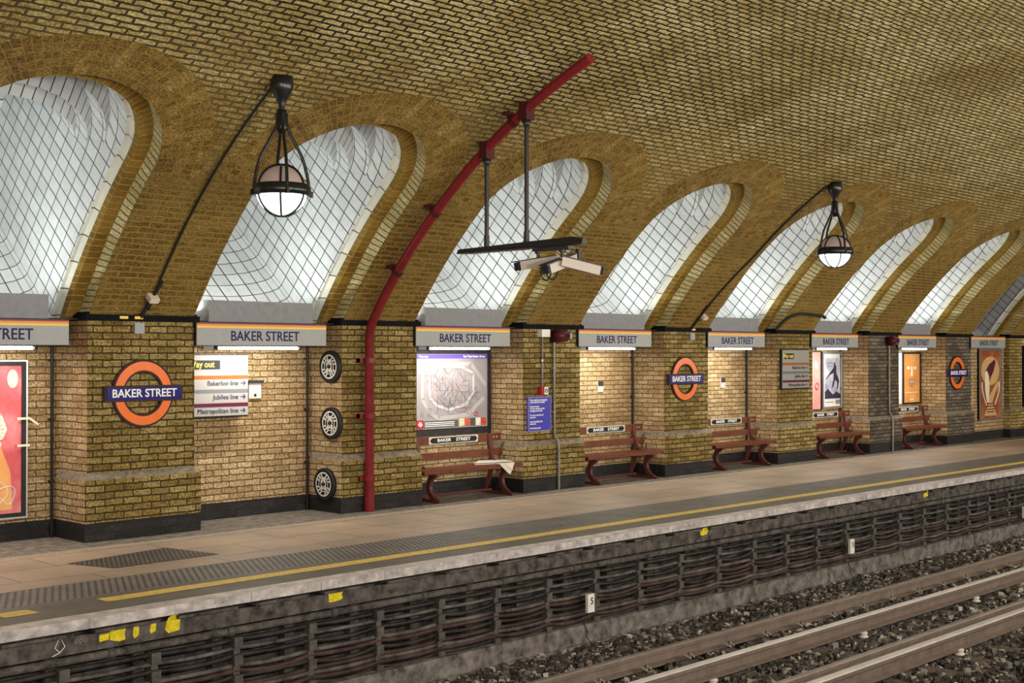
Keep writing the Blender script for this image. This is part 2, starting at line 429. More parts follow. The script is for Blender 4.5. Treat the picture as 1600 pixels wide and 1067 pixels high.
for i, B in enumerate(BAYS): m.box(B['l'] + .002, B['r'] - .002, .40 if i < 8 else .11, REC + .1, 2.16, 2.40); m.box(B['l'] + .002, B['r'] - .002, .112 if i < 8 else .11, .40, 2.385, 2.40)  # lintel, plus a thin shelf added to stop sill light leaking into the recess
tag(m.build('trim_lintel_and_baffle', M['soot']), kind='structure')

# floor
def slab_mat():
    k = NT('platform_paving'); uv = k.uv()
    x = k.node('ShaderNodeTexBrick'); k.l.new(uv, x.inputs['Vector']); x.offset = .5
    x.inputs['Color1'].default_value = (.46, .36, .27, 1); x.inputs['Color2'].default_value = (.39, .31, .235, 1); x.inputs['Mortar'].default_value = (.07, .055, .045, 1)
    x.inputs['Scale'].default_value = 1; x.inputs['Mortar Size'].default_value = .006; x.inputs['Mortar Smooth'].default_value = .1
    x.inputs['Brick Width'].default_value = 1.3; x.inputs['Row Height'].default_value = .62
    n = k.ramp(k.noise(uv, 1.1, 5, .65), (.3, (.72, .74, .78)), (.65, (1.15, 1.1, 1.05)))
    n2 = k.ramp(k.noise(uv, 60, 3, .7), (.35, (.85,) * 3), (.65, (1.12,) * 3))
    k.l.new(k.mix(1, k.mix(1, x.outputs[0], n, 'MULTIPLY'), n2, 'MULTIPLY'), k.b.inputs['Base Color'])
    k.b.inputs['Roughness'].default_value = .5; k.bump(k.math('SUBTRACT', 1, x.outputs['Fac']), .004); return k.m
def pattern_mat(name, base, dark, px, py, fx, fy, stag=.5, rough=.6):
    """staggered dark gaps between raised blisters"""
    k = NT(name); uv = k.uv()
    x = k.node('ShaderNodeTexBrick'); k.l.new(uv, x.inputs['Vector']); x.offset = stag
    x.inputs['Color1'].default_value = c4(base); x.inputs['Color2'].default_value = c4(tuple(v * .85 for v in base)); x.inputs['Mortar'].default_value = c4(dark)
    x.inputs['Scale'].default_value = 1; x.inputs['Mortar Size'].default_value = fx; x.inputs['Mortar Smooth'].default_value = .3
    x.inputs['Brick Width'].default_value = px; x.inputs['Row Height'].default_value = py
    n = k.ramp(k.noise(uv, 3, 4), (.3, (.7,) * 3), (.7, (1.15,) * 3))
    k.l.new(k.mix(1, x.outputs[0], n, 'MULTIPLY'), k.b.inputs['Base Color']); k.b.inputs['Roughness'].default_value = rough
    k.bump(k.math('SUBTRACT', 1, x.outputs['Fac']), .006); return k.m
M['slab'] = slab_mat()
M['asphalt'] = plain('grey_asphalt_margin', (.20, .175, .15), .85, var=.5, scale=9, bump=.01)
M['tactile'] = pattern_mat('grey_blister_paving', (.34, .32, .285), (.03, .028, .027), .066, .066, .013, 0)
def rib_mat():
    k = NT('ribbed_edge_paving'); uv = k.uv(); sep = k.node('ShaderNodeSeparateXYZ'); k.l.new(uv, sep.inputs[0])
    s_ = k.math('SINE', k.math('MULTIPLY', sep.outputs[1], 2 * pi / .03))
    f = k.ramp(k.math('ADD', k.math('MULTIPLY', s_, .5), .5), (.1, (.07, .065, .055)), (.7, (.19, .175, .15)))
    n = k.ramp(k.noise(uv, 2.5, 5, .7), (.3, (.75,) * 3), (.7, (1.3,) * 3))
    k.l.new(k.mix(1, f, n, 'MULTIPLY'), k.b.inputs['Base Color']); k.b.inputs['Roughness'].default_value = .55; k.bump(s_, .002); return k.m
M['rib'] = rib_mat()
M['yellow'] = plain('worn_yellow_paint', (.78, .58, .16), .6, var=.25, scale=18)
M['coping'] = plain('whitened_coping_stone', (.62, .58, .60), .5, var=.35, scale=6, bump=.006)
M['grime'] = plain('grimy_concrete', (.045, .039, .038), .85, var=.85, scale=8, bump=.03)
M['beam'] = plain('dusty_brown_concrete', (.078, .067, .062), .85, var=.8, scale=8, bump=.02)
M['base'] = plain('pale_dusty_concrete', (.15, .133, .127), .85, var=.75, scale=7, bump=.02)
X0, X1 = -5, 46
m = MB()
def strip(mb, ya, yb, z, mi, n=1):
    mb.face([(X0, yb, z), (X1, yb, z), (X1, ya, z), (X0, ya, z)], mi)
strip(m, REC + .1, -.42, 0, 1); strip(m, -.42, -2.22, 0, 0); strip(m, -2.22, -2.88, .0, 2); strip(m, -2.88, -3.53, 0, 3)
m.box(31.25, 33.2, .7, 2.0, -.05, 0, 1)
tag(m.build('floor', [M['slab'], M['asphalt'], M['tactile'], M['rib']]), kind='structure')
m = MB(); m.box(X0, X1, -.5, -.44, 0, .006)
tag(m.build('trim_floor_channel', plain('pale_drain_strip', (.36, .31, .25), .7, var=.4, scale=30)), kind='structure')
# coping stones
m = MB(); x = 7.81 - .737 * 16
while x < X1:
    zt = random.uniform(-.002, .003)
    m.box(x + .004, x + .733, -3.72 + random.uniform(-.004, .004), -3.53, -.078, zt); m.mi[-4] = 1; x += .737
M['cface'] = plain('darker_coping_face', (.42, .38, .385), .7, var=.45, scale=9, bump=.006)  # front face toned darker than the coping top
tag(m.build('trim_coping', [M['coping'], M['cface']], bevel=.012), kind='structure')
m = MB(); x = 7.81 - .737 * 16
while x < X1:
    m.box(x + .06, x + .62, -3.695, -3.5, -.125, -.102); x += .737
m.box(X0, X1, -3.64, -3.45, -.27, -.138); 
m.box(X0, X1, -3.55, -3.42, -.14, -.07, 1)
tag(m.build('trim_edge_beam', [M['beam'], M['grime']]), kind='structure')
m = MB(); m.box(X0, X1, -3.47, -3.40, -1.3, -.25)
x = X0
while x < X1:
    m.box(x, x + .10, -3.56, -3.47, -.95, -.27); x += .737
m.box(X0, X1, -3.70, -3.42, -1.35, -.93, 1); m.box(X0, X1, -3.73, -3.70, -1.35, -1.13, 1)
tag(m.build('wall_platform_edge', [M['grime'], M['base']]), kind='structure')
# opposite platform behind the viewer and its wall
m = MB(); m.box(-6, 46, -13.4, -9.8, -1.2, 0, 0); tag(m.build('floor_opposite', M['slab']), kind='structure')
m = MB(); m.box(-6, 46, -13.5, -13.33, 0, 2.44, 0); tag(m.build('wall_opposite', M['pier']), kind='structure')
m = MB(); m.box(46, 46.1, -13.4, 1, -1.2, 6.2, 0); tag(m.build('wall_far_end', M['soot']), kind='structure')
# painted marks
def patchline(name, x0, x1, y0, y1, z, label, cat, mat, rag=.0, ny=1):
    m = MB(); n = max(2, int((x1 - x0) / .25))
    top = [(x0 + (x1 - x0) * k / n + random.uniform(-rag, rag), y1 + random.uniform(-rag, rag) * .3) for k in range(n + 1)]
    bot = [(x0 + (x1 - x0) * k / n + random.uniform(-rag, rag), y0 + random.uniform(-rag, rag) * .3) for k in range(n + 1)]
    for k in range(n):
        m.face([(*bot[k], z), (*bot[k + 1], z), (*top[k + 1], z), (*top[k], z)], 0)
    return tag(m.build(name, mat), label, cat)
patchline('yellow_line', 5.28, 45.9, -3.225, -3.045, .003, 'long continuous yellow safety line painted along the platform edge', 'painted line', M['yellow'], .006)
patchline('yellow_line_patch', 4.42, 4.68, -3.25, -3.06, .003, 'short ragged yellow paint patch left of the long yellow line', 'paint mark', M['yellow'], .03)
patchline('yellow_line_patch', 4.0, 4.14, -3.26, -3.07, .003, 'small scrap of yellow floor paint at the left picture edge', 'paint mark', M['yellow'], .03)
def blot(name, x, z, w_, h_, label, mat, n=14, y=-3.643):
    m = MB(); pts = []
    for k in range(n):
        a = 2 * pi * k / n; q = random.uniform(.7, 1.1)
        pts.append((x + w_ / 2 * max(-1, min(1, 1.3 * cos(a))) * q, z + h_ / 2 * max(-1, min(1, 1.3 * sin(a))) * q))
    m.prism(pts, y, y + .003); return tag(m.build(name, mat), label, 'paint mark')
M['spray'] = plain('spray_yellow', (.62, .50, .02), .6, var=.3, scale=25)
blot('yellow_paint_block', 7.29, -.165, .20, .11, 'largest square yellow paint block on the edge beam above the left cables', M['spray'])
blot('yellow_paint_block', 12.96, -.155, .17, .09, 'small yellow paint block under the coping, in line with the tube map bench', M['spray'])
blot('yellow_paint_block', 18.79, -.15, .16, .10, 'tiny distant yellow paint block below the coping near the right', M['spray'])
for x, w_, h_, lb in ((5.02, .10, .06, 'small lowest yellow spray dab leftmost of the five on the beam'), (5.14, .14, .12, 'w-shaped yellow spray mark second of the five on the beam'),
                      (5.30, .06, .12, 'drip-like yellow spray mark in the middle of the five'), (5.45, .06, .10, 'narrow yellow spray drip fourth of the five'),
                      (5.63, .15, .16, 'hooked yellow spray mark rightmost of the five, like a letter P')):
    blot('spray_mark', x, -.18 + (x - 5) * .02, w_, h_, lb, M['spray'], 9)
ch = text('chalk_writing', 'opo', .07, plain('faint_chalk', (.26, .24, .22), .9), None, (4.83, -3.646, -.17), bold=-.01, ext=.001)
tag(ch, 'faint white chalk scrawl on the beam left of the yellow spray marks', 'chalk mark')
m = MB()
dp = [(4.66, -.24), (4.62, -.20), (4.66, -.12), (4.70, -.20), (4.66, -.24), (4.60, -.26)]
m.tube([(x, -3.645, z) for x, z in dp], .004, 5)
tag(m.build('chalk_drawing', M['coping']), 'drop-shaped white chalk outline on the beam at far left', 'chalk mark')
# floor grate
g = MB(); n = 30
q0, q1, q2, q3 = Vector((5.96, -1.20, .004)), Vector((7.16, -.98, .004)), Vector((7.31, -1.75, .004)), Vector((6.15, -1.77, .004))
g.face([q3, q2, q1, q0], 0)
M['grate'] = pattern_mat('blister_metal_plate', (.19, .165, .14), (.02, .018, .016), .05, .05, .011, 0)
tag(g.build('floor_plate', M['grate']), 'dark studded rectangular plate set in the paving before the first pier', 'floor plate')

# ------------------------------------------------------------------ track
M['railside'] = plain('rusty_rail_web', (.17, .125, .105), .6, .2, var=.25, scale=7)
M['railtop'] = plain('polished_rail_head', (.72, .70, .71), .42, .4, var=.12, scale=4)
M['raildull'] = plain('dull_rail_head', (.34, .29, .27), .45, .6, var=.2, scale=5)
def rail(name, y, ztop, h, head, foot, top, label, hh=.045):
    z0 = ztop - h
    prof = [(-foot, z0), (foot, z0), (foot, z0 + .012), (.012, z0 + .03), (.010, ztop - hh - .01), (head, ztop - hh), (head, ztop - .010), (head * .72, ztop),
            (-head * .72, ztop), (-head, ztop - .010), (-head, ztop - hh), (-.010, ztop - hh - .01), (-.012, z0 + .03), (-foot, z0 + .012)]
    m = MB(); n = len(prof)
    A = [Vector((X0, y + a, b)) for a, b in prof]; B_ = [Vector((X1, y + a, b)) for a, b in prof]
    for i in range(n):
        j = (i + 1) % n; m.face([A[i], B_[i], B_[j], A[j]], 1 if i in (6, 7, 8) else 0)
    m.face(A[::-1], 0); m.face(B_, 0)
    return tag(m.build(name, [M['railside'], top]), label, 'rail')
rA = rail('running_rail', -5.04, -.90, .155, .037, .07, M['raildull'], 'rust-brown running rail nearest the platform wall, dull pinkish head')
rB = rail('conductor_rail', -5.83, -.845, .16, .045, .07, M['railtop'], 'shiny-topped centre conductor rail between the two running rails')
rC = rail('running_rail', -6.62, -.90, .155, .037, .07, M['raildull'], 'brown far-side running rail close beside the brightest rail')
rD = rail('conductor_rail', -6.95, -.845, .17, .047, .07, M['railtop'], 'brightest polished conductor rail at the lower right picture corner')
M['sleeper'] = plain('dusty_concrete_sleeper', (.12, .10, .088), .9, var=.4, scale=9, bump=.01)
M['clip'] = plain('steel_clip', (.26, .22, .20), .4, .3)
M['pot'] = plain('white_porcelain', (.62, .58, .55), .35)
sx0 = 14.74; nn = 0
clipm = MB()
clipm.tube([(-.06, -.06, -1.02), (-.05, -.13, -.985), (-.01, -.17, -1.03), (.03, -.13, -.985), (.08, -.15, -1.03)], .014, 6)
slm = MB(); slm.box(-.12, .12, -7.35, -4.72, -1.16, -1.066)
pot = MB(); pot.lathe([(.0, -1.06), (.055, -1.06), (.055, -1.045), (.03, -1.035), (.045, -1.02), (.045, -1.0), (.0, -1.0)], seg=14)
sl_src = clip_src = pot_src = None
for k in range(-8, 42):
    x = sx0 + .70 * k
    if sl_src is None:
        sl_src = slm.build('sleeper', M['sleeper'], bevel=.01); s_ = sl_src
    else: s_ = sl_src.copy(); col.objects.link(s_)
    s_.location = (x, 0, 0); tag(s_, 'flat grey concrete sleeper bedded in dark ballast under the rails', 'sleeper', 'sleepers under the track')
    for par, y in ((rA, -5.04), (rC, -6.62)):
        if clip_src is None: clip_src = clipm.build('rail_clip', M['clip'], par); c = clip_src
        else: c = clip_src.copy(); col.objects.link(c); c.parent = par
        c.location = (x, y, 0)
    if k % 4 == 2:
        for par, y, dx in ((rB, -5.90, .1), (rD, -7.01, .14)):
            if pot_src is None: pot_src = pot.build('insulator', M['pot'], par); c = pot_src
            else: c = pot_src.copy(); col.objects.link(c); c.parent = par
            c.location = (x - .6 + (0 if par is rB else -1.4 + .7 * 2 - .05), y + .0, .0)
M['ballast'] = NT('dark_ballast_stone')
k = M['ballast']; oi = k.node('ShaderNodeNewGeometry'); 
k.l.new(k.ramp(oi.outputs['Random Per Island'], (0., (.02, .017, .015)), (.5, (.06, .05, .045)), (.8, (.16, .14, .125)), (1., (.48, .43, .39))), k.b.inputs['Base Color'])
k.b.inputs['Roughness'].default_value = .75; M['ballast'] = k.m
M['ballastbed'] = plain('ballast_bed', (.02, .017, .015), .95, var=.6, scale=30, bump=.03)
def bedz(y):
    if y > -4.9: return -1.17 + (-(y + 3.73)) * .075
    return -1.085
m = MB()
ys = [-3.6, -4.9, -7.3, -9.85]
m.grid([[(X0, y, bedz(y) - .02), (X1, y, bedz(y) - .02)] for y in ys], 0, flip=True)
tag(m.build('floor_track_bed', M['ballastbed']), kind='structure')
fwx, fwy = sin(radians(46.004)), cos(radians(46.004))
V = []; F = []
def vis(x, y, z):
    dx, dy = x, y + 12.9; zc = dx * fwx + dy * fwy; xr = dx * fwy - dy * fwx
    if zc < 1: return False
    px = 800 + 2015.6 * xr / zc; py = 533 - 2015.6 * (z - 2.032) / zc
    return -150 < px < 1900 and py < 1250
rnd = random.random
def stones(x0, x1, y0, y1, dens, skip):
    n = int((x1 - x0) * (y0 - y1) * dens)
    for _ in range(n):
        x = x0 + rnd() * (x1 - x0); y = y1 + rnd() * (y0 - y1)
        if skip(x, y): continue
        z = bedz(y) + rnd() * .025
        if not vis(x, y, z): continue
        r0 = .018 + rnd() ** 2 * .03
        b = len(V)
        ca_, sa_ = cos(rnd() * 6.28), sin(rnd() * 6.28); nl = sqrt(ca_ * ca_ + sa_ * sa_) or 1; ca_ /= nl; sa_ /= nl
        tl = rnd() * 1.4 - .7; r1 = r0 * .74; w1_ = .75 + rnd() * .6
        for d in ((-1, -1, -1), (1, -1, -1), (1, 1, -1), (-1, 1, -1), (-1, -1, 1), (1, -1, 1), (1, 1, 1), (-1, 1, 1)):
            k_ = .6 + rnd() * .55; q0, q1, q2 = d[0] * k_ * w1_, d[1] * (.6 + rnd() * .5), d[2] * (.55 + rnd() * .45)
            q2 += q0 * tl
            V.append((x + r1 * (q0 * ca_ - q1 * sa_), y + r1 * (q0 * sa_ + q1 * ca_), z + r1 * q2))
        for t in ((0, 3, 2, 1), (4, 5, 6, 7), (0, 1, 5, 4), (1, 2, 6, 5), (2, 3, 7, 6), (3, 0, 4, 7)): F.append(tuple(b + q for q in t))
def onsl(x):
    d = (x - sx0) / .7; return abs(d - round(d)) * .7 < .11
stones(7, 34, -3.74, -4.95, 420, lambda x, y: False)
stones(9, 34, -5.12, -7.2, 330, lambda x, y: onsl(x) and rnd() < (.55 if y > -6.3 else .8))
stones(8, 30, -7.2, -9.3, 300, lambda x, y: onsl(x) and y > -7.35)
me = bpy.data.meshes.new('ballast_stones'); me.from_pydata(V, [], F); me.materials.append(M['ballast'])
o = bpy.data.objects.new('ballast_stones', me); col.objects.link(o); tag(o, 'dark crushed stone ballast spread around the rails and sleepers', 'ballast', kind='stuff')

# cables on the edge wall
M['cable'] = plain('dusty_black_cable', (.026, .022, .021), .5, var=.8, scale=6)
M['cable_red'] = plain('dusty_maroon_cable', (.05, .028, .027), .55, var=.7, scale=6)
M['cable_grey'] = plain('pale_dusty_cable', (.09, .08, .074), .6, var=.8, scale=6)
M['bracket'] = plain('grimy_steel_bracket', (.075, .066, .062), .7, .2, var=.5, scale=10)
BX = [7.814 + .78 * k for k in range(-6, 34)]
names = ['topmost', 'second', 'third', 'fourth', 'fifth', 'sixth', 'seventh', 'eighth', 'ninth', 'lowest']
runs = [(-.40, .018, 'cable', .012), (-.47, .014, 'cable_grey', .02), (-.53, .017, 'cable', .04), (-.62, .016, 'cable_grey', .025), (-.66, .019, 'cable_red', .04),
        (-.71, .016, 'cable', .05), (-.785, .018, 'cable_red', .02), (-.82, .017, 'cable_grey', .03), (-.86, .02, 'cable_red', .045), (-.90, .018, 'cable', .05)]
for j, (z, r0, mt, sag) in enumerate(runs):
    pts = []; 
    for a, b in zip(BX, BX[1:]):
        sg = sag * random.uniform(.2, 1.5)
        for t in range(5):
            f = t / 5; pts.append((a + (b - a) * f, -3.595 - (j % 3) * .006 - random.uniform(0, .006), z - sg * 4 * f * (1 - f) * .7))
    m = MB(); m.tube(pts, r0 * 1.3, 7)
    tag(m.build('cable', M[mt]), '%s of the ten sagging dusty cables along the platform edge wall' % names[j], 'cable', 'cables on the platform edge wall')
m = MB(); m.tube([(X0, -3.60, -.325), (X1, -3.60, -.325)], .034, 12)
cd = m.build('conduit', M['beam']); tag(cd, 'thick jointed grey pipe running above the sagging cables', 'pipe')
cm = MB(); cm.lathe([(.034, -.03), (.042, -.03), (.042, .03), (.034, .03)], axis='x', seg=12)
cs0 = None
for k in range(-3, 26):
    if cs0 is None: cs0 = cm.build('pipe_collar', M['bracket'], cd); c = cs0
    else: c = cs0.copy(); col.objects.link(c); c.parent = cd
    c.location = (7.3 + 1.1 * k, -3.60, -.325)
bm_ = MB(); bm_.box(-.03, .03, -3.625, -3.57, -.96, -.40)
b0 = empty('cable_bracket', (BX[0], 0, 0)); bm_.build('upright', M['bracket'], b0)
for z in (-.42, -.57, -.74, -.93):
    a = MB(); a.box(-.042, .042, -3.655, -3.56, z - .04, z + .045); a.build('hook', M['bracket'], b0)
for i, x in enumerate(BX):
    c = b0 if i == 0 else copy_tree(b0, (x, 0, 0))
    tag(c, 'grimy steel bracket clamping the cable runs to the edge wall', 'bracket', 'cable brackets on the edge wall')
# number plates
M['white'] = plain('white_enamel', (.72, .70, .68), .4, var=.12)
M['ink'] = plain('black_print', (.02, .02, .02), .5)
for (x, z, lb) in ((10.73, -.70, 'small white numbered plate on the edge wall nearest the viewer'), (16.37, -.69, 'second small white numbered plate further along the edge wall'),
                   (22.32, -.74, 'tilted white number plate on the edge wall at the right picture edge')):
    e = empty('number_plate', (x, -3.74, z), label=lb, cat='plate')
    m = MB(); m.box(-.055, .055, 0, .035, -.10, .10); m.build('plate', M['white'], e)
    t = text('number', '5', .10, M['ink'], e, (0.012, -.003, .02)); 
for x, dz in ((10.63, 0), (16.3, 0), (20.3, 0)):
    m = MB(); m.tube([(x, -3.715, -.9), (x + .06, -3.718, -1.0), (x + .05, -3.718, -1.06), (x + .12, -3.745, -1.16)], .006, 5)
    tag(m.build('loose_wire', M['ink']), {10.63: 'thin black wire hanging down the concrete below the nearest number plate', 16.3: 'thin black wire hanging below the second number plate', 20.3: 'thin black wire drooping down the concrete at far right'}[x], 'wire')

# ------------------------------------------------------------------ station name fascias
M['fascia'] = plain('pale_grey_enamel', (.31, .315, .33), .35, var=.05)
M['navy'] = plain('navy_letters', (.008, .007, .085), .5)
M['orange_band'] = plain('orange_band', (.72, .27, .07), .4)
M['yel_band'] = plain('yellow_band', (.78, .55, .10), .4)
M['maroon_band'] = plain('maroon_band', (.20, .03, .08), .4)
M['casing'] = plain('black_casing', (.012, .012, .014), .5)
M['tube'] = emit('lit_fluorescent_tube', (1, .97, .92), 26)
M['greyp'] = plain('grey_cover_panel', (.22, .22, .24), .45, var=.1)
where = ['out of view', 'over the far left red poster, cut by the picture edge', 'over the line direction sign and three round discs recess', 'over the large network map',
         'between the pier with the blue notice and the second roundel', 'just right of the second roundel', 'above the pink and dancer posters', 'above the orange face poster', 'over the tall brown poster at the far right']
FX = {1: (4.75, 6.562), 2: (8.118, 9.973), 3: (11.474, 13.269), 4: (14.775, 16.553), 5: (18.125, 19.858), 6: (21.474, 23.21), 7: (24.882, 26.597), 8: (28.344, 30.182)}
for i in range(1, 9):
    xa, xb = FX[i]; xc = (xa + xb) / 2; wd = xb - xa; dz = (i - 2) * .004
    zb, zt = 2.115 + dz, 2.378 + dz
    e = empty('name_fascia', (xc, 0, zb), label='BAKER STREET fascia sign ' + where[i], cat='sign', group=None)
    m = MB(); m.box(-wd / 2, wd / 2, -.045, .10, .0, zt - zb, 0); m.build('panel', M['fascia'], e, bevel=.006)
    m = MB(); m.box(-wd / 2 - .012, wd / 2 - .01, -.035, .098, -.006, zt - zb + .012); m.build('casing', M['casing'], e)
    h = zt - zb
    for nm, z0, z1, mt in (('maroon_band', h - .016, h - .001, 'maroon_band'), ('orange_band', h - .040, h - .016, 'orange_band'), ('yellow_band', h - .062, h - .040, 'yel_band')):
        m = MB(); m.box(-wd / 2 + .002, wd / 2 - .002, -.048, -.044, z0, z1); m.build(nm, M[mt], e)
    text('lettering', 'BAKER STREET', .165, M['navy'], e, (.02, -.047, .105), width=.98, bold=.010)
    # strip light under it
    if i < 8:
        s_ = empty('strip_light', (xc - .03, 0, zb), label='lit strip light ' + where[i], cat='lamp', group=None)
        m = MB(); m.tube([(-.57, .03, -.032), (.57, .03, -.032)], .016, 10); m.build('tube', M['tube'], s_)
        for q in (-1, 1):
            m = MB(); m.box(q * .60 - .018, q * .60 + .018, .0, .06, -.05, -.002); m.build('tube_holder', M['casing'], s_)
        m = MB(); m.box(-.78, -.64, .0, .05, -.05, -.004); m.build('ballast_box', M['greyp'], s_)
        area('strip_light_glow', (xc, .05, zb - .055), (radians(9), 0, 0), 1.14, .05, 25, (1, .94, .84))
    # grey cover panel above
    p0, p1 = {1: (4.86, 6.40), 2: (8.36, 9.87), 3: (11.76, 13.23), 4: (14.95, 16.54), 5: (18.3, 19.85), 6: (21.65, 23.2), 7: (25.05, 26.6), 8: (28.5, 30.1)}[i]
    if i < 8:
        m = MB(); m.box(p0, p1, .085, .10, 2.36, 2.645)
        m.box(p0, p0 + .012, .10, .35, 2.40, 2.645); m.box(p1 - .012, p1, .10, .35, 2.40, 2.645)
        tag(m.build('cover_panel', M['greyp']), 'plain grey cover panel ' + where[i], 'panel')

# ------------------------------------------------------------------ roundels
M['or_enamel'] = plain('orange_enamel', (.78, .17, .035), .25, var=.05)
M['blue_enamel'] = plain('deep_blue_enamel', (.012, .01, .16), .2)
M['rim'] = plain('dark_maroon_rim', (.035, .014, .014), .5)
M['wt'] = plain('white_letters', (.85, .85, .85), .4)
def annulus(m, ro, ri, y0, y1, mi=0, seg=56):
    for k in range(seg):
        a, b = 2 * pi * k / seg, 2 * pi * (k + 1) / seg
        P = lambda r_, t, y: Vector((r_ * cos(t), y, r_ * sin(t)))
        m.face([P(ri, a, y0), P(ro, a, y0), P(ro, b, y0), P(ri, b, y0)], mi)
        m.face([P(ro, a, y0), P(ro, a, y1), P(ro, b, y1), P(ro, b, y0)], mi)
        m.face([P(ri, b, y0), P(ri, b, y1), P(ri, a, y1), P(ri, a, y0)], mi)
def roundel(x, z, label):
    e = empty('roundel_sign', (x, 0, z), label=label, cat='sign')
    m = MB(); annulus(m, .375, .232, -.03, 0); m.build('ring_casing', M['rim'], e)
    m = MB(); annulus(m, .352, .254, -.038, -.028); m.build('ring', M['or_enamel'], e)
    m = MB(); m.box(-.478, .478, -.055, -.002, -.088, .088); m.build('bar_casing', M['rim'], e)
    m = MB(); m.box(-.455, .455, -.062, -.05, -.068, .068); m.build('bar', M['blue_enamel'], e)
    text('lettering', 'BAKER STREET', .125, M['wt'], e, (0, -.063, 0), width=.79, bold=.018)
    return e
roundel(7.45, 1.58, 'orange ring roundel sign on the nearest wide pier at left')
roundel(17.49, 1.59, 'orange ring roundel sign on the pier in the middle distance')
roundel(27.66, 1.575, 'smallest orange and red roundel sign on the far dark pier')

# ------------------------------------------------------------------ direction signs
M['sign_w'] = plain('sign_white', (.30, .285, .27), .35)
M['or_l'] = plain('line_brown_orange', (.30, .085, .02), .4); M['gr_l'] = plain('line_grey', (.13, .14, .165), .4); M['mg_l'] = plain('line_magenta', (.08, .004, .03), .4)
M['ytext'] = plain('yellow_text', (.9, .72, .10), .5); M['gtext'] = plain('blue_grey_text', (.02, .024, .07), .5)
def arrow(name, e, x, z, s_, y, right=True):
    m = MB(); d = 1 if right else -1
    m.box(x - s_, x + s_, y - .002, y, z - s_ * .13, z + s_ * .13)
    for q in (-1, 1): m.bar((x + d * s_, y - .001, z), (x + d * s_ * .25, y - .001, z + q * s_ * .75), s_ * .14, .001, up=(0, 1, 0))
    return m.build(name, M['navy'], e)
def dirsign(x0, x1, z0, z1, y0, y1, label, right):
    e = empty('direction_sign', (x0, y0, z0), label=label, cat='sign'); W_, H_ = x1 - x0, z1 - z0
    m = MB(); m.box(0, W_, 0, y1 - y0, 0, H_); m.build('panel', M['sign_w'], e, bevel=.004)
    m = MB(); m.box(-.012, W_ + .004, .01, y1 - y0 + .002, -.02, H_ + .012); m.build('casing', M['casing'], e)
    m = MB(); m.box(.06, W_ * .42 if W_ < .96 else .58, -.003, 0, H_ * .765, H_ * .915); p = m.build('way_out_strip', M['ink'], e)
    text('way_out_lettering', 'Way out' , .105, M['ytext'], e, (.50 if W_ >= .96 else .36, -.004, H_ * .845), 'RIGHT', bold=.01, width=None, sx=.95)
    for k, (nm, mt, tx) in enumerate((('orange_stripe', 'or_l', 'Bakerloo line'), ('grey_stripe', 'gr_l', 'Jubilee line'), ('magenta_stripe', 'mg_l', 'Metropolitan line'))):
        zt = H_ * (.665 - .228 * k)
        m = MB(); m.box(.0, W_, -.003, 0, zt - H_ * .06, zt); m.build(nm, M[mt], e)
        text('line_lettering', tx, .082, M['gtext'], e, (W_ - .14, -.003, zt - H_ * .13), 'RIGHT', bold=0.0)
        arrow('arrow', e, W_ - .075, zt - H_ * .13, .034, -.001, right)
dirsign(8.14, 9.12, 1.27, 2.0, .40, .60, 'white line direction sign with orange, grey and magenta stripes inside the second recess', True)
dirsign(20.43, 21.34, 1.375, 2.075, -.06, -.002, 'smaller-looking white line direction sign mounted on the front of a distant pier', False)

# ------------------------------------------------------------------ decorative discs on the pier side
M['disc_b'] = plain('black_disc_rim', (.02, .02, .022), .45); M['disc_w'] = plain('white_ornament', (.68, .66, .62), .5, var=.1)
d0 = empty('ornamental_disc', (10.259, .20, 1.85))
m = MB(); m.lathe([(0, 0), (.205, 0), (.205, -.045), (.165, -.05), (.16, -.035), (0, -.035)], axis='x', seg=40); m.build('rim', M['disc_b'], d0)
m = MB()
for ra, rb in ((.155, .138), (.095, .085)):
    seg = 40
    for k in range(seg):
        a, b = 2 * pi * k / seg, 2 * pi * (k + 1) / seg
        P = lambda r_, t: Vector((-.052, r_ * cos(t), r_ * sin(t)))
        m.face([P(ra, a), P(ra, b), P(rb, b), P(rb, a)], 0)
for k in range(16):
    a = 2 * pi * k / 16
    if k % 4: m.bar((-.050, .10 * cos(a), .10 * sin(a)), (-.050, .132 * cos(a + .12), .132 * sin(a + .12)), .009, .003, up=(1, 0, 0))
m.box(-.054, -.046, -.05, .05, .025, .045); m.box(-.054, -.046, -.012, .012, .0, .08)
for q in (-1, 1):
    m.torus((-.05, q * .028, -.045), .022, .006, 'x', 16, 6); m.bar((-.05, q * .05, .03), (-.05, q * .03, -.07), .007, .003, up=(1, 0, 0)); m.torus((-.05, q * .022, .062), .014, .005, 'x', 12, 6)
m.build('tracery', M['disc_w'], d0)
m = MB(); m.lathe([(0, -.075), (.02, -.07), (.03, -.035)], axis='x', seg=8, sm=False); m.build('centre_boss', M['disc_b'], d0)
dl = ['highest of three round black discs with white tracery on the pier side', 'middle of three round black discs with white tracery on the pier side', 'lowest of three round black discs with white tracery, down by the plinth']
for k, (y, z, dx) in enumerate(((.20, 1.85, 0), (.18, 1.13, 0), (.24, .355, -.056))):
    c = d0 if k == 0 else copy_tree(d0, (10.259 + dx, y, z)); tag(c, dl[k], 'disc', 'round discs on the pier side')

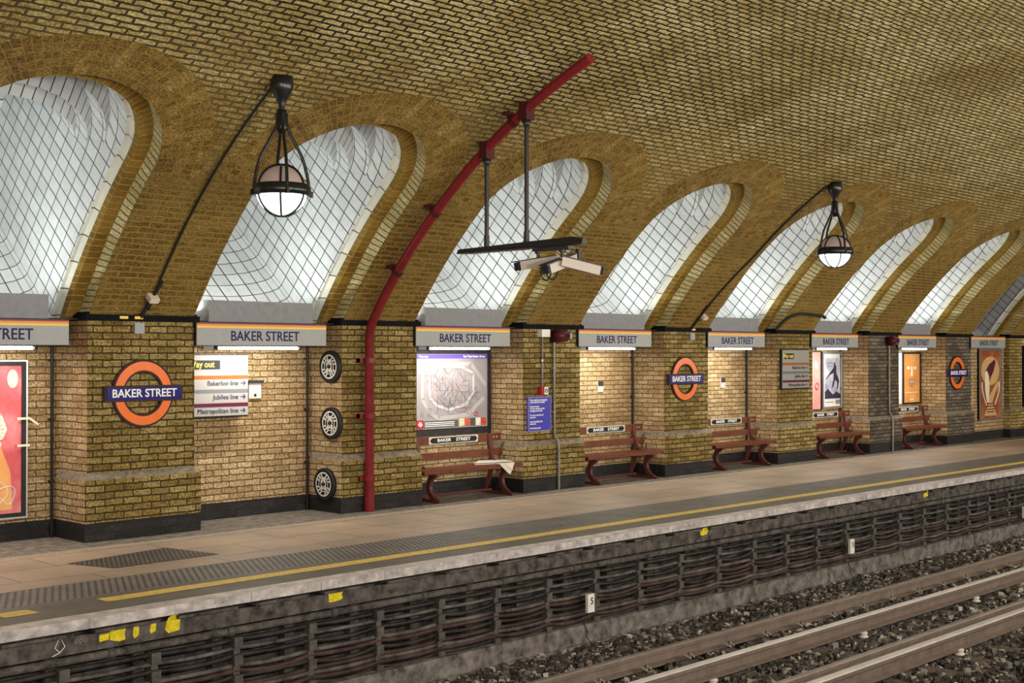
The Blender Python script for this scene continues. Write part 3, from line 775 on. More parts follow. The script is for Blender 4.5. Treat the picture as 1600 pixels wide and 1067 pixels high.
# ------------------------------------------------------------------ posters
def shape(name, pts, y, mat, parent, dy=.002):
    m = MB(); m.prism(pts, y - dy, y); return m.build(name, mat, parent)
def ell(cx, cz, rx, rz, n=20, a0=0, a1=2 * pi, rot=0):
    out = []
    for k in range(n):
        t = a0 + (a1 - a0) * k / n; u, v = rx * cos(t), rz * sin(t); out.append((cx + u * cos(rot) - v * sin(rot), cz + u * sin(rot) + v * cos(rot)))
    return out
def frame(e, w_, h_, t, mat, name='frame', y0=-.03, y1=0.):
    m = MB()
    m.box(0, w_, y0, y1, 0, t); m.box(0, w_, y0, y1, h_ - t, h_); m.box(0, t, y0, y1, t, h_ - t); m.box(w_ - t, w_, y0, y1, t, h_ - t)
    return m.build(name, mat, e)
def cloud(name, c1, c2, c3, scale=2.5, rough=.35):
    k = NT(name); p = k.pos(); n = k.noise(p, scale, 4, .6)
    k.l.new(k.ramp(n, (.3, c1), (.5, c2), (.7, c3)), k.b.inputs['Base Color']); k.b.inputs['Roughness'].default_value = rough; return k.m
M['red_p'] = cloud('red_poster_print', (.42, .03, .035), (.58, .08, .10), (.72, .22, .24)); M['pink'] = cloud('pink_poster_print', (.66, .22, .20), (.74, .30, .27), (.80, .42, .36))
M['skin'] = plain('printed_skin', (.75, .52, .42), .4); M['flor'] = cloud('printed_floral', (.35, .10, .08), (.75, .62, .50), (.85, .80, .74), 22)
M['silver'] = plain('silver_frame', (.50, .50, .52), .3, .8); M['dkframe'] = plain('dark_frame', (.02, .018, .018), .4)
M['orp'] = cloud('orange_poster_print', (.60, .22, .05), (.72, .30, .08), (.78, .42, .16)); M['blp'] = cloud('blue_grey_poster_print', (.20, .22, .38), (.45, .47, .58), (.72, .73, .78), 4)
M['navyp'] = plain('printed_dark_figure', (.035, .03, .06), .4); M['cream'] = plain('printed_cream', (.75, .68, .52), .4); M['brp'] = cloud('brown_poster_print', (.20, .04, .02), (.32, .08, .03), (.40, .16, .06), 3)
M['mar'] = plain('printed_maroon', (.10, .02, .03), .4); M['tan'] = plain('printed_tan', (.55, .36, .16), .4); M['wp'] = plain('paper_white', (.78, .76, .76), .4)
e = empty('framed_poster', (5.02, .60, .25), label='large red framed poster with a patterned sleeve at the left picture edge', cat='poster')
m = MB(); m.box(.02, 1.36, -.02, 0, .02, 1.68); m.build('print', M['red_p'], e); frame(e, 1.38, 1.70, .016, M['silver'], 'outer_frame', -.045, 0); 
m = MB()
for a in ((.017, 1.363, .017, .06), (.017, 1.363, 1.64, 1.683), (.017, .06, .06, 1.64), (1.32, 1.363, .06, 1.64)): m.box(a[0], a[1], -.035, -.018, a[2], a[3])
m.build('inner_frame', M['dkframe'], e)
shape('printed_skirt', [(.70, .1), (1.22, .1), (1.20, .5), (1.08, .80), (.80, .82)], -.022, M['orp'], e)
shape('printed_torso', [(.42, .80), (.82, .82), (.80, 1.05), (.74, 1.34), (.60, 1.40), (.46, 1.34), (.40, 1.05)], -.0215, M['flor'], e); shape('printed_head', ell(.60, 1.52, .085, .11), -.0225, M['skin'], e); shape('printed_hair', ell(.57, 1.57, .10, .09, a0=.2, a1=4.2), -.0232, M['mar'], e)
shape('printed_lower_skirt', [(.42, .82), (.82, .82), (.84, .1), (.30, .1)], -.0212, M['orp'], e)
shape('printed_sleeve', [(.70, 1.35), (.92, 1.30), (1.10, 1.12), (1.16, .96), (1.12, .86), (1.02, .82), (.96, .95), (.80, 1.0)], -.025, M['flor'], e)
shape('printed_hand', ell(1.03, .80, .07, .05), -.027, M['skin'], e)
shape('printed_blossom', ell(1.22, 1.50, .06, .10), -.024, M['skin'], e)
def swirls(e, pts, mt):
    m = MB(); m.tube(pts, .004, 5); m.build('printed_swirl', mt, e)
swirls(e, [(.75 + .5 * sin(t / 6), -.024, .13 + .22 * abs(sin(t / 4.)) ) for t in range(19)], M['wp'])
swirls(e, [(1.05 + .12 * sin(t / 3), -.024, .15 + .03 * t) for t in range(16)], M['wp'])
for k, (z, lb) in enumerate(((1.12, 'upper strip of pale tape on the edge of the red poster frame'), (.83, 'lower strip of pale tape on the edge of the red poster frame'))):
    m = MB(); m.box(6.28, 6.42, .545, .552, z - .012 + .25 - .05, z + .012 + .25 - .05)
    if k == 0: m.bar((6.42, .55, 1.32), (6.52, .56, 1.25), .012, .002, up=(0, 1, 0))
    tag(m.build('tape_strip', M['cream']), lb, 'tape')
# network map
e = empty('network_map', (12.03, .585, .95), label='large pale grey underground network map poster with purple header above the first bench', cat='map')
m = MB(); m.box(0, 1.39, -.02, .0, 0, 1.06); m.build('sheet', plain('map_paper', (.30, .28, .30), .45, var=.12, scale=3), e)
m = MB(); m.box(-.03, 1.44, -.012, .03, -.10, 1.14); m.build('backing_board', M['soot'], e)
m = MB(); m.box(0, 1.39, -.023, -.02, .995, 1.055); m.build('header', plain('purple_header', (.12, .08, .50), .4), e)
text('header_title', 'Tube map', .045, M['wt'], e, (.03, -.0235, 1.025), 'LEFT'); text('header_lettering', 'Bus Train Station Street', .045, M['wt'], e, (1.34, -.0235, 1.025), 'RIGHT', bold=.03)
def lines(nm, polys, r0, mt, y=-.0225):
    m = MB()
    for i_, P in enumerate(polys):
        for a, b in zip(P, P[1:]):
            if abs(a[0] - b[0]) + abs(a[1] - b[1]) > 1e-4: m.bar((a[0], y - .0005 * i_, a[1]), (b[0], y - .0005 * i_, b[1]), r0, .0002, up=(0, 1, 0))
    return m.build(nm, mt, e)
lines('zone_outline', [[(.10, .90), (.10, .42), (.22, .25), (.42, .14), (1.0, .18), (1.15, .30), (1.32, .42)], [(.02, .80), (.22, .92), (.55, .90), (1.05, .92), (1.36, .60)]], .03, plain('zone_band', (.42, .39, .39), .5))
lines('zone_outline', [[(.24, .79), (.24, .45), (.38, .33), (.62, .26), (.95, .33), (1.1, .5), (1.1, .78), (.85, .88), (.42, .88), (.24, .80)]], .02, plain('zone_band_light', (.50, .47, .47), .5), -.0235)
random.seed(3)
for nm, c, n in (('red_route', (.36, .16, .13), 11), ('dark_route', (.08, .08, .08), 12), ('blue_route', (.16, .17, .28), 10), ('green_route', (.17, .22, .17), 9), ('orange_route', (.40, .27, .2), 8)):
    P = []
    for _ in range(n):
        x, z = random.uniform(.15, .9), random.uniform(.25, .85); p = [(x, z)]
        for __ in range(5):
            d = random.choice(((1, 0), (1, 1), (1, -1), (0, 1), (0, -1))); l_ = random.uniform(.04, .16); x = min(1.3, x + d[0] * l_); z = max(.2, min(.92, z + d[1] * l_)); p.append((x, z))
        P.append(p)
    ink = plain(nm + '_ink', c, .5)
    for p in P: ty = getattr(random, 'uniform')(-.0252, -.0242); lines(nm, [p], .0018, ink, ty)
m = MB(); m.box(.02, .80, -.024, -.02, .02, .115); m.build('dark_footer', plain('footer_grey', (.10, .09, .09), .5), e)
m = MB(); m.box(.0, .12, -.026, -.02, .01, .13); m.build('red_tab', plain('footer_red', (.45, .02, .03), .4), e)
m = MB(); m.torus((.06, -.027, .07), .028, .007, 'y', 20, 6); m.bar((.02, -.028, .07), (.10, -.028, .07), .007, .002, up=(0, 1, 0)); m.build('footer_roundel', M['wt'], e)
for z in (.09, .065, .04): lines('footer_text', [[(.15, z), (.72, z)]], .005, M['wt'], -.0255)
for k, cc in enumerate(((.65, .6, .42), (.5, .1, .05), (.08, .08, .08), (.7, .68, .6), (.5, .08, .04))):
    m = MB(); m.box(.82 + k * .11, .92 + k * .11, -.024, -.02, .02, .13); m.build('picture_panel', plain('panel_ink', cc, .5, var=.4, scale=30), e)
lines('small_text', [[(.06 + i * .14, .30 - j * .022), (.15 + i * .14, .30 - j * .022)] for i in range(2) for j in range(6)], .004, plain('grey_text', (.35, .33, .35), .5))
m = MB(); m.torus((1.16, -.023, .19), .03, .006, 'y', 20, 6); m.build('red_roundel', plain('map_red', (.5, .03, .04), .5), e)
random.seed(11)
# bay with pink and dancer posters
e = empty('framed_poster', (22.10, .60, .88), label='narrow pink poster left of the dancer poster, partly hidden by the pier', cat='poster')
m = MB(); m.box(0, .74, -.02, 0, 0, 1.16); m.build('print', M['pink'], e); frame(e, .76, 1.18, .02, M['dkframe'])
m = MB(); m.torus((.60, -.024, .48), .06, .012, 'y', 20, 6); m.build('printed_roundel', M['red_p'], e)
shape('printed_petal', ell(.58, .90, .05, .09, rot=.5), -.022, M['cream'], e)
e = empty('framed_poster', (22.90, .60, .90), label='silver-framed blue-grey poster of a leaping dancer above a bench', cat='poster')
m = MB(); m.box(0, .80, -.02, 0, 0, 1.15); m.build('paper', M['wp'], e); frame(e, .80, 1.15, .045, M['silver'], y0=-.04)
m = MB(); m.box(.10, .71, -.023, -.02, .20, 1.02); m.build('print', M['blp'], e)
shape('printed_dancer', [(.46, .93), (.50, .93), (.51, .88), (.55, .85), (.54, .72), (.62, .62), (.66, .55), (.60, .40), (.56, .38), (.58, .52), (.50, .58), (.42, .44), (.36, .40), (.44, .60), (.45, .72), (.30, .68), (.14, .58), (.16, .62), (.32, .74), (.44, .82)], -.024, M['navyp'], e)
shape('printed_rocks', [(.10, .20), (.71, .20), (.71, .28), (.55, .34), (.40, .28), (.22, .40), (.10, .34)], -.0245, M['navyp'], e)
for z in (.93, .90, .85): 
    m = MB(); m.bar((.16, -.025, z), (.40, -.025, z), .004, .001, up=(0, 1, 0)); m.build('printed_text', M['gtext'], e)
text('printed_caption', 'DANCE', .06, M['navyp'], e, (.57, -.024, .12)) if False else None
m = MB(); m.bar((.12, -.022, .13), (.45, -.022, .13), .008, .001, up=(0, 1, 0)); m.box(.52, .70, -.023, -.02, .09, .17); m.build('printed_caption', plain('caption_grey', (.25, .25, .28), .5), e)
# orange poster bay
e = empty('framed_poster', (25.55, .60, .88), label='mostly hidden white poster at the left of the orange face poster', cat='poster')
m = MB(); m.box(0, .70, -.02, 0, 0, 1.16); m.build('print', M['wp'], e); frame(e, .71, 1.17, .03, M['silver'])
e = empty('framed_poster', (26.28, .60, .89), label='orange poster with a stylised face in a dark frame above a bench', cat='poster')
m = MB(); m.box(0, .84, -.02, 0, 0, 1.15); m.build('print', M['orp'], e); frame(e, .84, 1.15, .04, M['dkframe'], y0=-.04)
for q in (-1, 1): shape('printed_eye', ell(.42 + q * .15, .80, .07, .035), -.023, M['cream'], e)
shape('printed_nose', [(.40, .84), (.44, .84), (.47, .62), (.37, .62)], -.023, M['cream'], e); shape('printed_mouth', ell(.42, .50, .10, .018), -.023, M['tan'], e)
shape('printed_beard', [(.28, .56), (.56, .56), (.52, .42), (.42, .36), (.32, .42)], -.022, plain('printed_slate', (.30, .22, .20), .5), e)
shape('printed_brow', [(.20, .90), (.38, .95), (.38, .93), (.20, .87)], -.023, M['tan'], e); shape('printed_brow', [(.64, .90), (.46, .95), (.46, .93), (.64, .87)], -.023, M['tan'], e)
m = MB(); m.bar((.12, -.022, .26), (.72, -.022, .26), .008, .001, up=(0, 1, 0)); m.bar((.34, -.022, .10), (.52, -.022, .10), .012, .001, up=(0, 1, 0)); m.build('printed_caption', M['cream'], e)
# tall brown poster
e = empty('framed_poster', (29.0, .10, .45), label='tall narrow brown poster with swirling cream shapes at the far right', cat='poster')
m = MB(); m.box(0, 1.2, -.03, 0, 0, 1.67); m.build('print', M['brp'], e); frame(e, 1.2, 1.67, .05, M['silver'], y0=-.05)
shape('printed_arc', ell(.6, 1.15, .50, .34), -.033, M['tan'], e); shape('printed_hood', [(.30, 1.12), (.52, 1.30), (.84, 1.42), (.88, 1.34), (.78, 1.15), (.62, 1.0), (.55, .9), (.36, 1.0)], -.037, M['mar'], e)
shape('printed_face', [(.28, 1.12), (.40, 1.16), (.52, 1.02), (.54, .72), (.50, .40), (.40, .42), (.30, .70)], -.039, M['cream'], e)
shape('printed_flare', [(.45, .50), (.60, .62), (.80, .78), (1.0, .92), (1.08, .85), (.86, .62), (.70, .42), (.95, .10), (.25, .10), (.50, .40)], -.036, M['tan'], e)
for q in (-1, 1):
    m = MB(); m.tube([(.6 + q * (.22 + .25 * sin(t / 5)), -.04, .35 + .06 * t) for t in range(10)], .018, 6); m.build('printed_swirl', M['cream'], e)
for z in (.38, .32, .25, .19): 
    m = MB(); m.bar((.40, -.038, z), (.82, -.038, z), .012, .001, up=(0, 1, 0)); m.build('printed_text', M['mar'], e)

# ------------------------------------------------------------------ benches
M['bwood'] = plain('red_brown_bench_wood', (.135, .040, .020), .38, var=.25, scale=9)
M['biron'] = plain('maroon_cast_iron', (.10, .03, .028), .4, var=.2)
M['wtrim'] = plain('plate_white_border', (.60, .58, .54), .45, var=.15)
def bez(P, n=10):
    out = []
    P = [P[0]] + P + [P[-1]]
    for i in range(1, len(P) - 2):
        for t in range(n):
            f = t / n; a, b, c, d = [Vector(p) for p in P[i - 1:i + 3]]
            out.append(.5 * ((2 * b) + (-a + c) * f + (2 * a - 5 * b + 4 * c - d) * f * f + (-a + 3 * b - 3 * c + d) * f ** 3))
    out.append(Vector(P[-1])); return out
def strap(m, pts, wx, t):
    """flat cast member: width wx along X, thickness t in the YZ plane"""
    pts = [Vector(p) for p in pts]; rows = []
    for i, p in enumerate(pts):
        d = (pts[min(i + 1, len(pts) - 1)] - pts[max(i - 1, 0)]).normalized(); nrm = Vector((1, 0, 0)).cross(d).normalized(); tt = t(i / (len(pts) - 1)) if callable(t) else t
        rows.append([p + Vector((sx * wx, 0, 0)) + nrm * sy * tt for sx, sy in ((-1, -1), (1, -1), (1, 1), (-1, 1))])
    m.grid(rows, 0, closed=True, sm=False, flip=True); m.face(rows[0]); m.face(rows[-1][::-1])
def make_bench():
    e = empty('platform_bench')
    L_ = .95
    m = MB()
    for k in range(4): m.box(-L_, L_, -.10 + k * .10, -.012 + k * .10, .415, .445)
    m.box(-L_, L_, -.115, -.098, .395, .44); m.build('seat', M['bwood'], e, bevel=.005)
    tl = Matrix.Rotation(radians(-10), 4, 'X')
    for nm, z0, z1, y in (('top_rail', .75, .86, .335), ('middle_rail', .545, .64, .30)):
        m = MB(); m.box(-L_, L_, y, y + .03, z0, z1); m.build(nm, M['bwood'], e, bevel=.006)
        if nm == 'top_rail':
            m = MB()
            for sx in (-.86, -.80, .80, .86): m.lathe([(0, y - .008), (.010, y - .006), (.010, y)], (sx, 0, .805), 8, axis='y')
            m.build('bolt', M['wtrim'], e)
    pts = lambda w_, h_, c: [(-w_ + c, -h_), (w_ - c, -h_), (w_, -h_ + c), (w_, h_ - c), (w_ - c, h_), (-w_ + c, h_), (-w_, h_ - c), (-w_, -h_ + c)]
    m = MB(); m.prism([(x, z + .805) for x, z in pts(.475, .052, .012)], .325, .336); pl = m.build('name_plate', M['wtrim'], e)
    m = MB(); m.prism([(x, z + .805) for x, z in pts(.455, .038, .036)], .322, .326); m.build('plate_field', M['casing'], pl)
    text('lettering', 'BAKER    STREET', .062, M['wt'], pl, (0, .3215, .805), width=.64, bold=.02)
    for s_ in (-1, 1):
        x = s_ * .70
        m = MB(); strap(m, bez([(x, -.06, .40), (x, .03, .33), (x, .07, .22), (x, .03, .10), (x, -.10, .0)]), .028, lambda t: .05 - .06 * t + .05 * t * t)
        m.box(x - .03, x + .03, -.16, -.02, 0, .03); m.build('front_leg', M['biron'], e)
        m = MB(); strap(m, bez([(x, .34, .86), (x, .32, .70), (x, .28, .55), (x, .27, .42), (x, .33, .22), (x, .44, 0)]), .024, lambda t: .02 + .012 * t)
        strap(m, bez([(x, .30, .60), (x, .24, .50), (x, .16, .445)]), .02, .014)
        m.build('rear_leg', M['biron'], e)
        m = MB(); m.box(x - .02, x + .02, -.08, .32, .36, .415); m.build('seat_support', M['biron'], e)
        m = MB(); m.box(x - .018, x + .018, -.10, .44, .0, .045); m.build('foot_bar', M['biron'], e)
    m = MB(); m.bar((-.70, .28, .06), (.70, .28, .06), .016); m.build('stretcher', M['biron'], e)
    return e
b0 = make_bench()
bl = ['maroon slatted bench with white newspaper, under the network map', 'maroon bench in the bare brick recess between the blue notice pier and second roundel', 'maroon bench just right of the second roundel pier',
      'maroon bench below the dancer poster', 'farthest maroon bench, below the orange face poster']
for k, x in enumerate((12.52, 15.86, 19.20, 22.60, 26.02)):
    c = b0 if k == 0 else copy_tree(b0); c.location = (x, 0, 0); tag(c, bl[k], 'bench', 'benches along the platform')
# newspaper
m = MB(); z = .450
P = [(12.72, .12), (12.98, -.02), (13.32, -.09), (13.36, .17), (12.95, .26)]
m.face([(x, y, z + .004 * i) for i, (x, y) in enumerate(P)]); m.face([(x + .02, y + .03, z + .018 + .004 * i) for i, (x, y) in enumerate(P)])
m.face([(12.98, -.125, z + .004), (13.28, -.125, z + .006), (13.17, -.15, .30), (13.12, -.14, .33)]); m.face([(12.98, -.02, z + .004), (13.32, -.09, z + .008), (13.28, -.125, z + .006), (12.98, -.125, z + .004)])
m.face([(13.05, -.13, z + .008), (13.25, -.13, z + .01), (13.21, -.155, .36)])
n_ = m.build('newspaper', plain('newsprint', (.66, .63, .56), .7, var=.1, scale=30)); tag(n_, 'crumpled white newspaper draped over the seat edge of the nearest bench', 'newspaper')
n_.modifiers.new('s', 'SOLIDIFY').thickness = .003

# ------------------------------------------------------------------ pipes, boxes, notice
M['blackpipe'] = plain('black_pipe', (.014, .013, .014), .4)
M['greypipe'] = plain('grey_conduit', (.20, .18, .16), .45, .2, var=.35, scale=10)
M['redpipe'] = plain('dark_red_pipe', (.16, .015, .018), .3, var=.25, scale=8)
for k, (x, lb) in enumerate(((6.69, 'thin black vertical pipe beside the red poster'), (10.16, 'thin black vertical pipe left of the three round discs'), (13.50, 'thin black pipe behind the bench with newspaper'),
                             (16.86, 'thin dark pipe in the corner left of the second roundel pier'), (20.23, 'thin dark pipe in the recess corner left of the pier-mounted direction sign'), (23.62, 'thin dark pipe in the corner right of the dancer poster'))):
    e = empty('wall_pipe', (x, REC - .035, 0), label=lb, cat='pipe')
    m = MB(); m.tube([(0, 0, 0), (0, 0, 2.16)], .017, 10); m.build('tube', M['blackpipe'], e)
    for z in (.10, .62, 1.30, 1.95):
        m = MB(); m.tube([(0, 0, z - .012), (0, 0, z + .012)], .026, 10); m.box(-.03, .03, .0, .035, z - .01, z + .01); m.build('collar', M['blackpipe'], e)
M['clampred'] = plain('oxblood_clamp', (.06, .010, .012), .4)
# red downpipe following the vault
px = 10.615
e = empty('red_downpipe', (px, 0, 0), label='long dark red pipe rising up the pier and sweeping along the vault', cat='pipe')
def vp(s, n): p = vault(0, s, n); return (0, p.y, p.z)
pth = [(0, -.115, 0), (0, -.115, 2.28)] + [(0, -.16, 2.40)] + [vp(s, -.13) for s in [.35 + .15 * k for k in range(31)]] 
m = MB(); m.tube(pth, .058, 16); m.build('pipe', M['redpipe'], e)
m = MB(); m.tube([(0, -.115, .0), (0, -.115, .34)], .066, 16); m.build('base_sleeve', M['redpipe'], e)
for z in (.42, 1.22, 1.93):
    m = MB(); m.tube([(0, -.115, z - .03), (0, -.115, z + .03)], .068, 16); m.box(-.13, .13, -.075, 0, z - .025, z + .025); m.bar((-.10, -.09, z), (-.10, -.02, z), .03); m.build('bracket', M['redpipe'], e)
for s in (.9, 1.9, 3.55):
    a, b = Vector(vp(s - .025, -.13)), Vector(vp(s + .025, -.13)); q = Vector(vp(s, 0.0))
    m = MB(); m.tube([a, b], .07, 16); m.bar(Vector(vp(s, -.10)), Vector(vp(s, -.01)), .045, .03); m.bar(Vector(vp(s, -.03)) + Vector((-.10, 0, 0)), Vector(vp(s, -.03)) + Vector((.05, 0, 0)), .035, .02); m.build('bracket', M['clampred'], e)
# CCTV gantry
M['dark'] = plain('dark_grey_metal', (.025, .022, .022), .4, .3)
e = empty('camera_gantry', (px, 0, 0), label='dark steel camera gantry bar hung by two rods from the red pipe', cat='gantry')
yr1, yr2 = -2.24, -2.88
def pipe_z(y):
    best = min(pth, key=lambda p: abs(p[1] - y)); return best[2]
for y in (yr1, yr2):
    zt = pipe_z(y)
    m = MB(); m.box(-.066, .066, y - .06, y + .06, zt - .13, zt + .075); m.build('clamp', M['clampred'], e)
    m = MB(); m.lathe([(.0, zt - .21), (.028, zt - .21), (.058, zt - .13), (.0, zt - .13)][::-1], (0, y, 0), 14); m.tube([(0, y, zt - .2), (0, y, 3.24)], .026, 12); m.tube([(0, y, 3.24), (0, y, 3.40)], .034, 12); m.build('hanging_rod', M['dark'], e)
m = MB()
sec = [(-.07, 0), (.07, 0), (.04, .055), (-.04, .055)]
A_ = [(x, -1.80, 3.20 + z) for x, z in sec]; B_ = [(x, -3.60, 3.21 + z * 1.6) for x, z in sec]; C_ = [(x * .6, -3.74, 3.215 + z) for x, z in sec]
m.grid([A_, B_, C_], 0, closed=True, sm=False); m.face(A_[::-1]); m.face(C_); m.build('bar', M['dark'], e)
m = MB()
for k in range(14): m.box(-.03, .03, -2.0 - k * .07, -1.97 - k * .07, 3.192, 3.199)
m.build('slot_strip', M['greypipe'], e)
m = MB(); m.box(-.06, .06, -3.56, -3.02, 3.165, 3.198); m.build('mounting_plate', M['dark'], e)
M['camw'] = plain('cream_camera_housing', (.52, .46, .42), .4)
M['glassd'] = plain('dark_camera_glass', (.02, .025, .05), .12)
def cctv(loc, yaw, pitch, label, neck=.14, badge=True):
    e = empty('security_camera', loc, label=label, cat='camera', group='security cameras on the gantry')
    Rm = Matrix.Rotation(yaw, 4, 'Z') @ Matrix.Rotation(pitch, 4, 'Y')
    m = MB(); m.box(-.22, .24, -.055, .055, -.055, .045, 0, Rm); m.build('housing', M['camw'], e, bevel=.008)
    m = MB(); m.box(-.21, .29, -.066, .066, .045, .058, 0, Rm); m.build('sun_shield', M['dark'], e)
    m = MB(); m.box(.235, .275, -.05, .05, -.05, .04, 0, Rm); m.build('lens_window', M['glassd'], e)
    m = MB(); m.tube([(0, 0, .05), (0, 0, neck)], .02, 10); m.tube([(0, 0, neck - .03), (0, 0, neck + .01)], .04, 10); m.build('neck', M['dark'], e)
    if badge:
        m = MB()
        for sg in (-1,):
            c_ = Rm @ Vector((-.04, sg * .058, -.005)); ring = []
            for k in range(16):
                a = 2 * pi * k / 16; ring.append(Rm @ Vector((-.04 + .022 * cos(a), sg * .0575, -.005 + .022 * sin(a))))
            ring.append(ring[0]); m.tube(ring, .005, 5, cap=False); m.tube([Rm @ Vector((-.075, sg * .058, -.005)), Rm @ Vector((-.005, sg * .058, -.005))], .005, 5)
        m.build('badge', M['dark'], e)
    return e
cctv((px, -3.06, 3.04), radians(156), radians(10), 'left security camera under the gantry, pointing left with its badge visible', .13)
cctv((px, -3.42, 3.02), radians(176), radians(18), 'middle security camera under the gantry, its glass front towards the viewer', .15)
cctv((px + .12, -3.56, 2.99), radians(-28), radians(12), 'right rear security camera under the gantry, pointing away to the right', .17, False)
m = MB(); m.tube(bez([(px, -3.1, 3.0), (px - .03, -3.14, 2.88), (px, -3.2, 2.84), (px, -3.28, 2.95)]), .008, 6); m.tube(bez([(px, -3.16, 2.98), (px, -3.22, 2.86), (px, -3.32, 2.86), (px, -3.38, 3.0)]), .008, 6)
tag(m.build('camera_cable', M['ink']), 'black cable loops drooping between the security cameras', 'cable')

# pendant lamps
M['lampiron'] = plain('black_lamp_iron', (.016, .017, .018), .28, .4)
M['bowl'] = emit('glowing_glass_bowl', (.93, .97, 1.0), 9)
kk = NT('smoky_pink_glass_dome'); kk.b.inputs['Base Color'].default_value = (.30, .22, .20, 1); kk.b.inputs['Roughness'].default_value = .15; kk.b.inputs['Emission Color'].default_value = (.5, .38, .34, 1); kk.b.inputs['Emission Strength'].default_value = .18; M['dome'] = kk.m
def pendant(x, y, ztop, label, cab):
    e = empty('globe_pendant_lamp', (x, y, ztop), label=label, cat='lamp', group='globe pendant lamps'); zc = 3.62 - ztop
    q = vault(0, (atan2(ztop - ZC, y - YC) - TH0) * R)
    m = MB(); m.lathe([(.0, .09), (.11, .09), (.115, .0), (.10, -.05), (.06, -.12), (.032, -.18), (.028, zc + .7), (.0, zc + .7)], seg=24); 
    m.build('canopy', M['lampiron'], e)
    m = MB(); m.lathe([(.0, zc + .80), (.048, zc + .79), (.052, zc + .62), (.035, zc + .55), (0, zc + .55)], seg=16); m.build('stem', M['lampiron'], e)
    for k in range(4):
        a = pi / 4 + k * pi / 2 + .35; u = Vector((cos(a), sin(a), 0))
        pts = bez([u * .045 + Vector((0, 0, zc + .76)), u * .055 + Vector((0, 0, zc + .63)), u * .13 + Vector((0, 0, zc + .47)), u * .21 + Vector((0, 0, zc + .31)), u * .262 + Vector((0, 0, zc + .10)), u * .268 + Vector((0, 0, zc))], 8)
        m = MB(); m.tube(pts, .016, 8); m.build('arm', M['lampiron'], e)
    m = MB(); m.lathe([(.25, zc + .06), (.276, zc + .055), (.288, zc + .0), (.283, zc - .05), (.25, zc - .058), (.25, zc + .06)], seg=40); m.build('ring', M['lampiron'], e)
    rr = .248
    m = MB(); m.lathe([(rr * cos(t), zc + rr * .98 * sin(t)) for t in [pi / 2 * k / 10 for k in range(10)]] + [(.005, zc + rr * .98)], seg=32); m.build('upper_dome', M['dome'], e)
    m = MB(); m.lathe([(rr * cos(t), zc + rr * .98 * sin(t)) for t in [-pi / 2 * k / 10 for k in range(10)]] + [(.005, zc - rr * .98)], seg=32); m.build('glass_bowl', M['bowl'], e)
    for k in range(3):
        a = .9 + k * pi / 3; m = MB()
        m.tube([(cos(a) * (rr + .006) * cos(t), sin(a) * (rr + .006) * cos(t), zc + (rr + .006) * sin(t)) for t in [2 * pi * j / 36 for j in range(37)]], .012, 6, cap=False); m.build('hoop', M['lampiron'], e)
    for k in range(4):
        m = MB(); a = pi / 4 + k * pi / 2 + .35; m.box(-.014, .014, -.014, .014, -.03, .03, 0, Matrix.Translation((.292 * cos(a), .292 * sin(a), zc - .03))); m.build('lug', M['lampiron'], e)
    return e
z1 = vault(0, 3.4468).z
pendant(7.52, -2.50, vault(0, 3.43).z - .08, 'nearest round globe pendant lamp with black hoops, hanging left of centre', None)
pendant(18.13, -2.46, vault(0, 3.38).z - .08, 'smaller distant round globe pendant lamp at right', None)
for x, lb in ((7.42, 'black lamp cable running down the vault to the first pier'), (18.0, 'black lamp cable running down the vault from the distant globe lamp')):
    m = MB(); x2 = 7.47 if x < 8 else 17.70
    m.tube([vault(7.475 if x < 8 else (17.70 + .29 * min(1, max(0, (.12 + 3.2 * k / 20 - .3) / 1.3))), .12 + 3.2 * k / 20, -.02) for k in range(21)], .014, 6)
    m.tube([vault(x2 + .03 - .09 * (1 - k / 4), .02 + .5 * k / 4, -.03) for k in range(5)], .02, 6)
    tag(m.build('lamp_cable', M['ink']), lb, 'cable')
M['boxg'] = plain('grey_box', (.32, .33, .36), .5); M['boxw'] = plain('cream_box', (.62, .54, .46), .5)
for x, n in ((7.45, 'first'), (17.75, 'second roundel')):
    q = vault(x, .30, -.05)
    m = MB(); m.box(-.055, .055, -.03, .03, -.06, .06, 0, Matrix.Translation(q) @ Matrix.Rotation(radians(-50), 4, 'X'))
    tag(m.build('junction_box', M['boxw']), 'small cream junction box on the lamp cable above the %s pier' % n, 'junction box')
    m = MB(); m.box(x - .11, x + .01, -.035, 0, 2.24, 2.36)
    tag(m.build('sensor_box', M['boxg']), 'small grey square box under the black ledge of the %s pier' % n, 'box')
for x, lb in ((7.20, 'small yellow cable tag on the black ledge left of the lamp cable'), (7.38, 'small yellow cable tag on the black ledge under the lamp cable'), (17.70, 'small yellow tag on the black ledge above the second roundel')):
    m = MB(); m.box(x - .05, x + .05, -.052, -.046, 2.40, 2.43); tag(m.build('cable_tag', M['yel_band']), lb, 'tag')
# black hoses along vault bottom at two piers
m = MB(); m.tube(bez([vault(20.2, .05, -.03), vault(20.35, .3, -.03), vault(20.7, .42, -.03), vault(21.4, .40, -.03), vault(21.62, .36, -.03)]), .03, 8)
tag(m.build('thick_cable', M['ink']), 'thick black cable crossing the vault foot above the pier-mounted direction sign', 'cable')
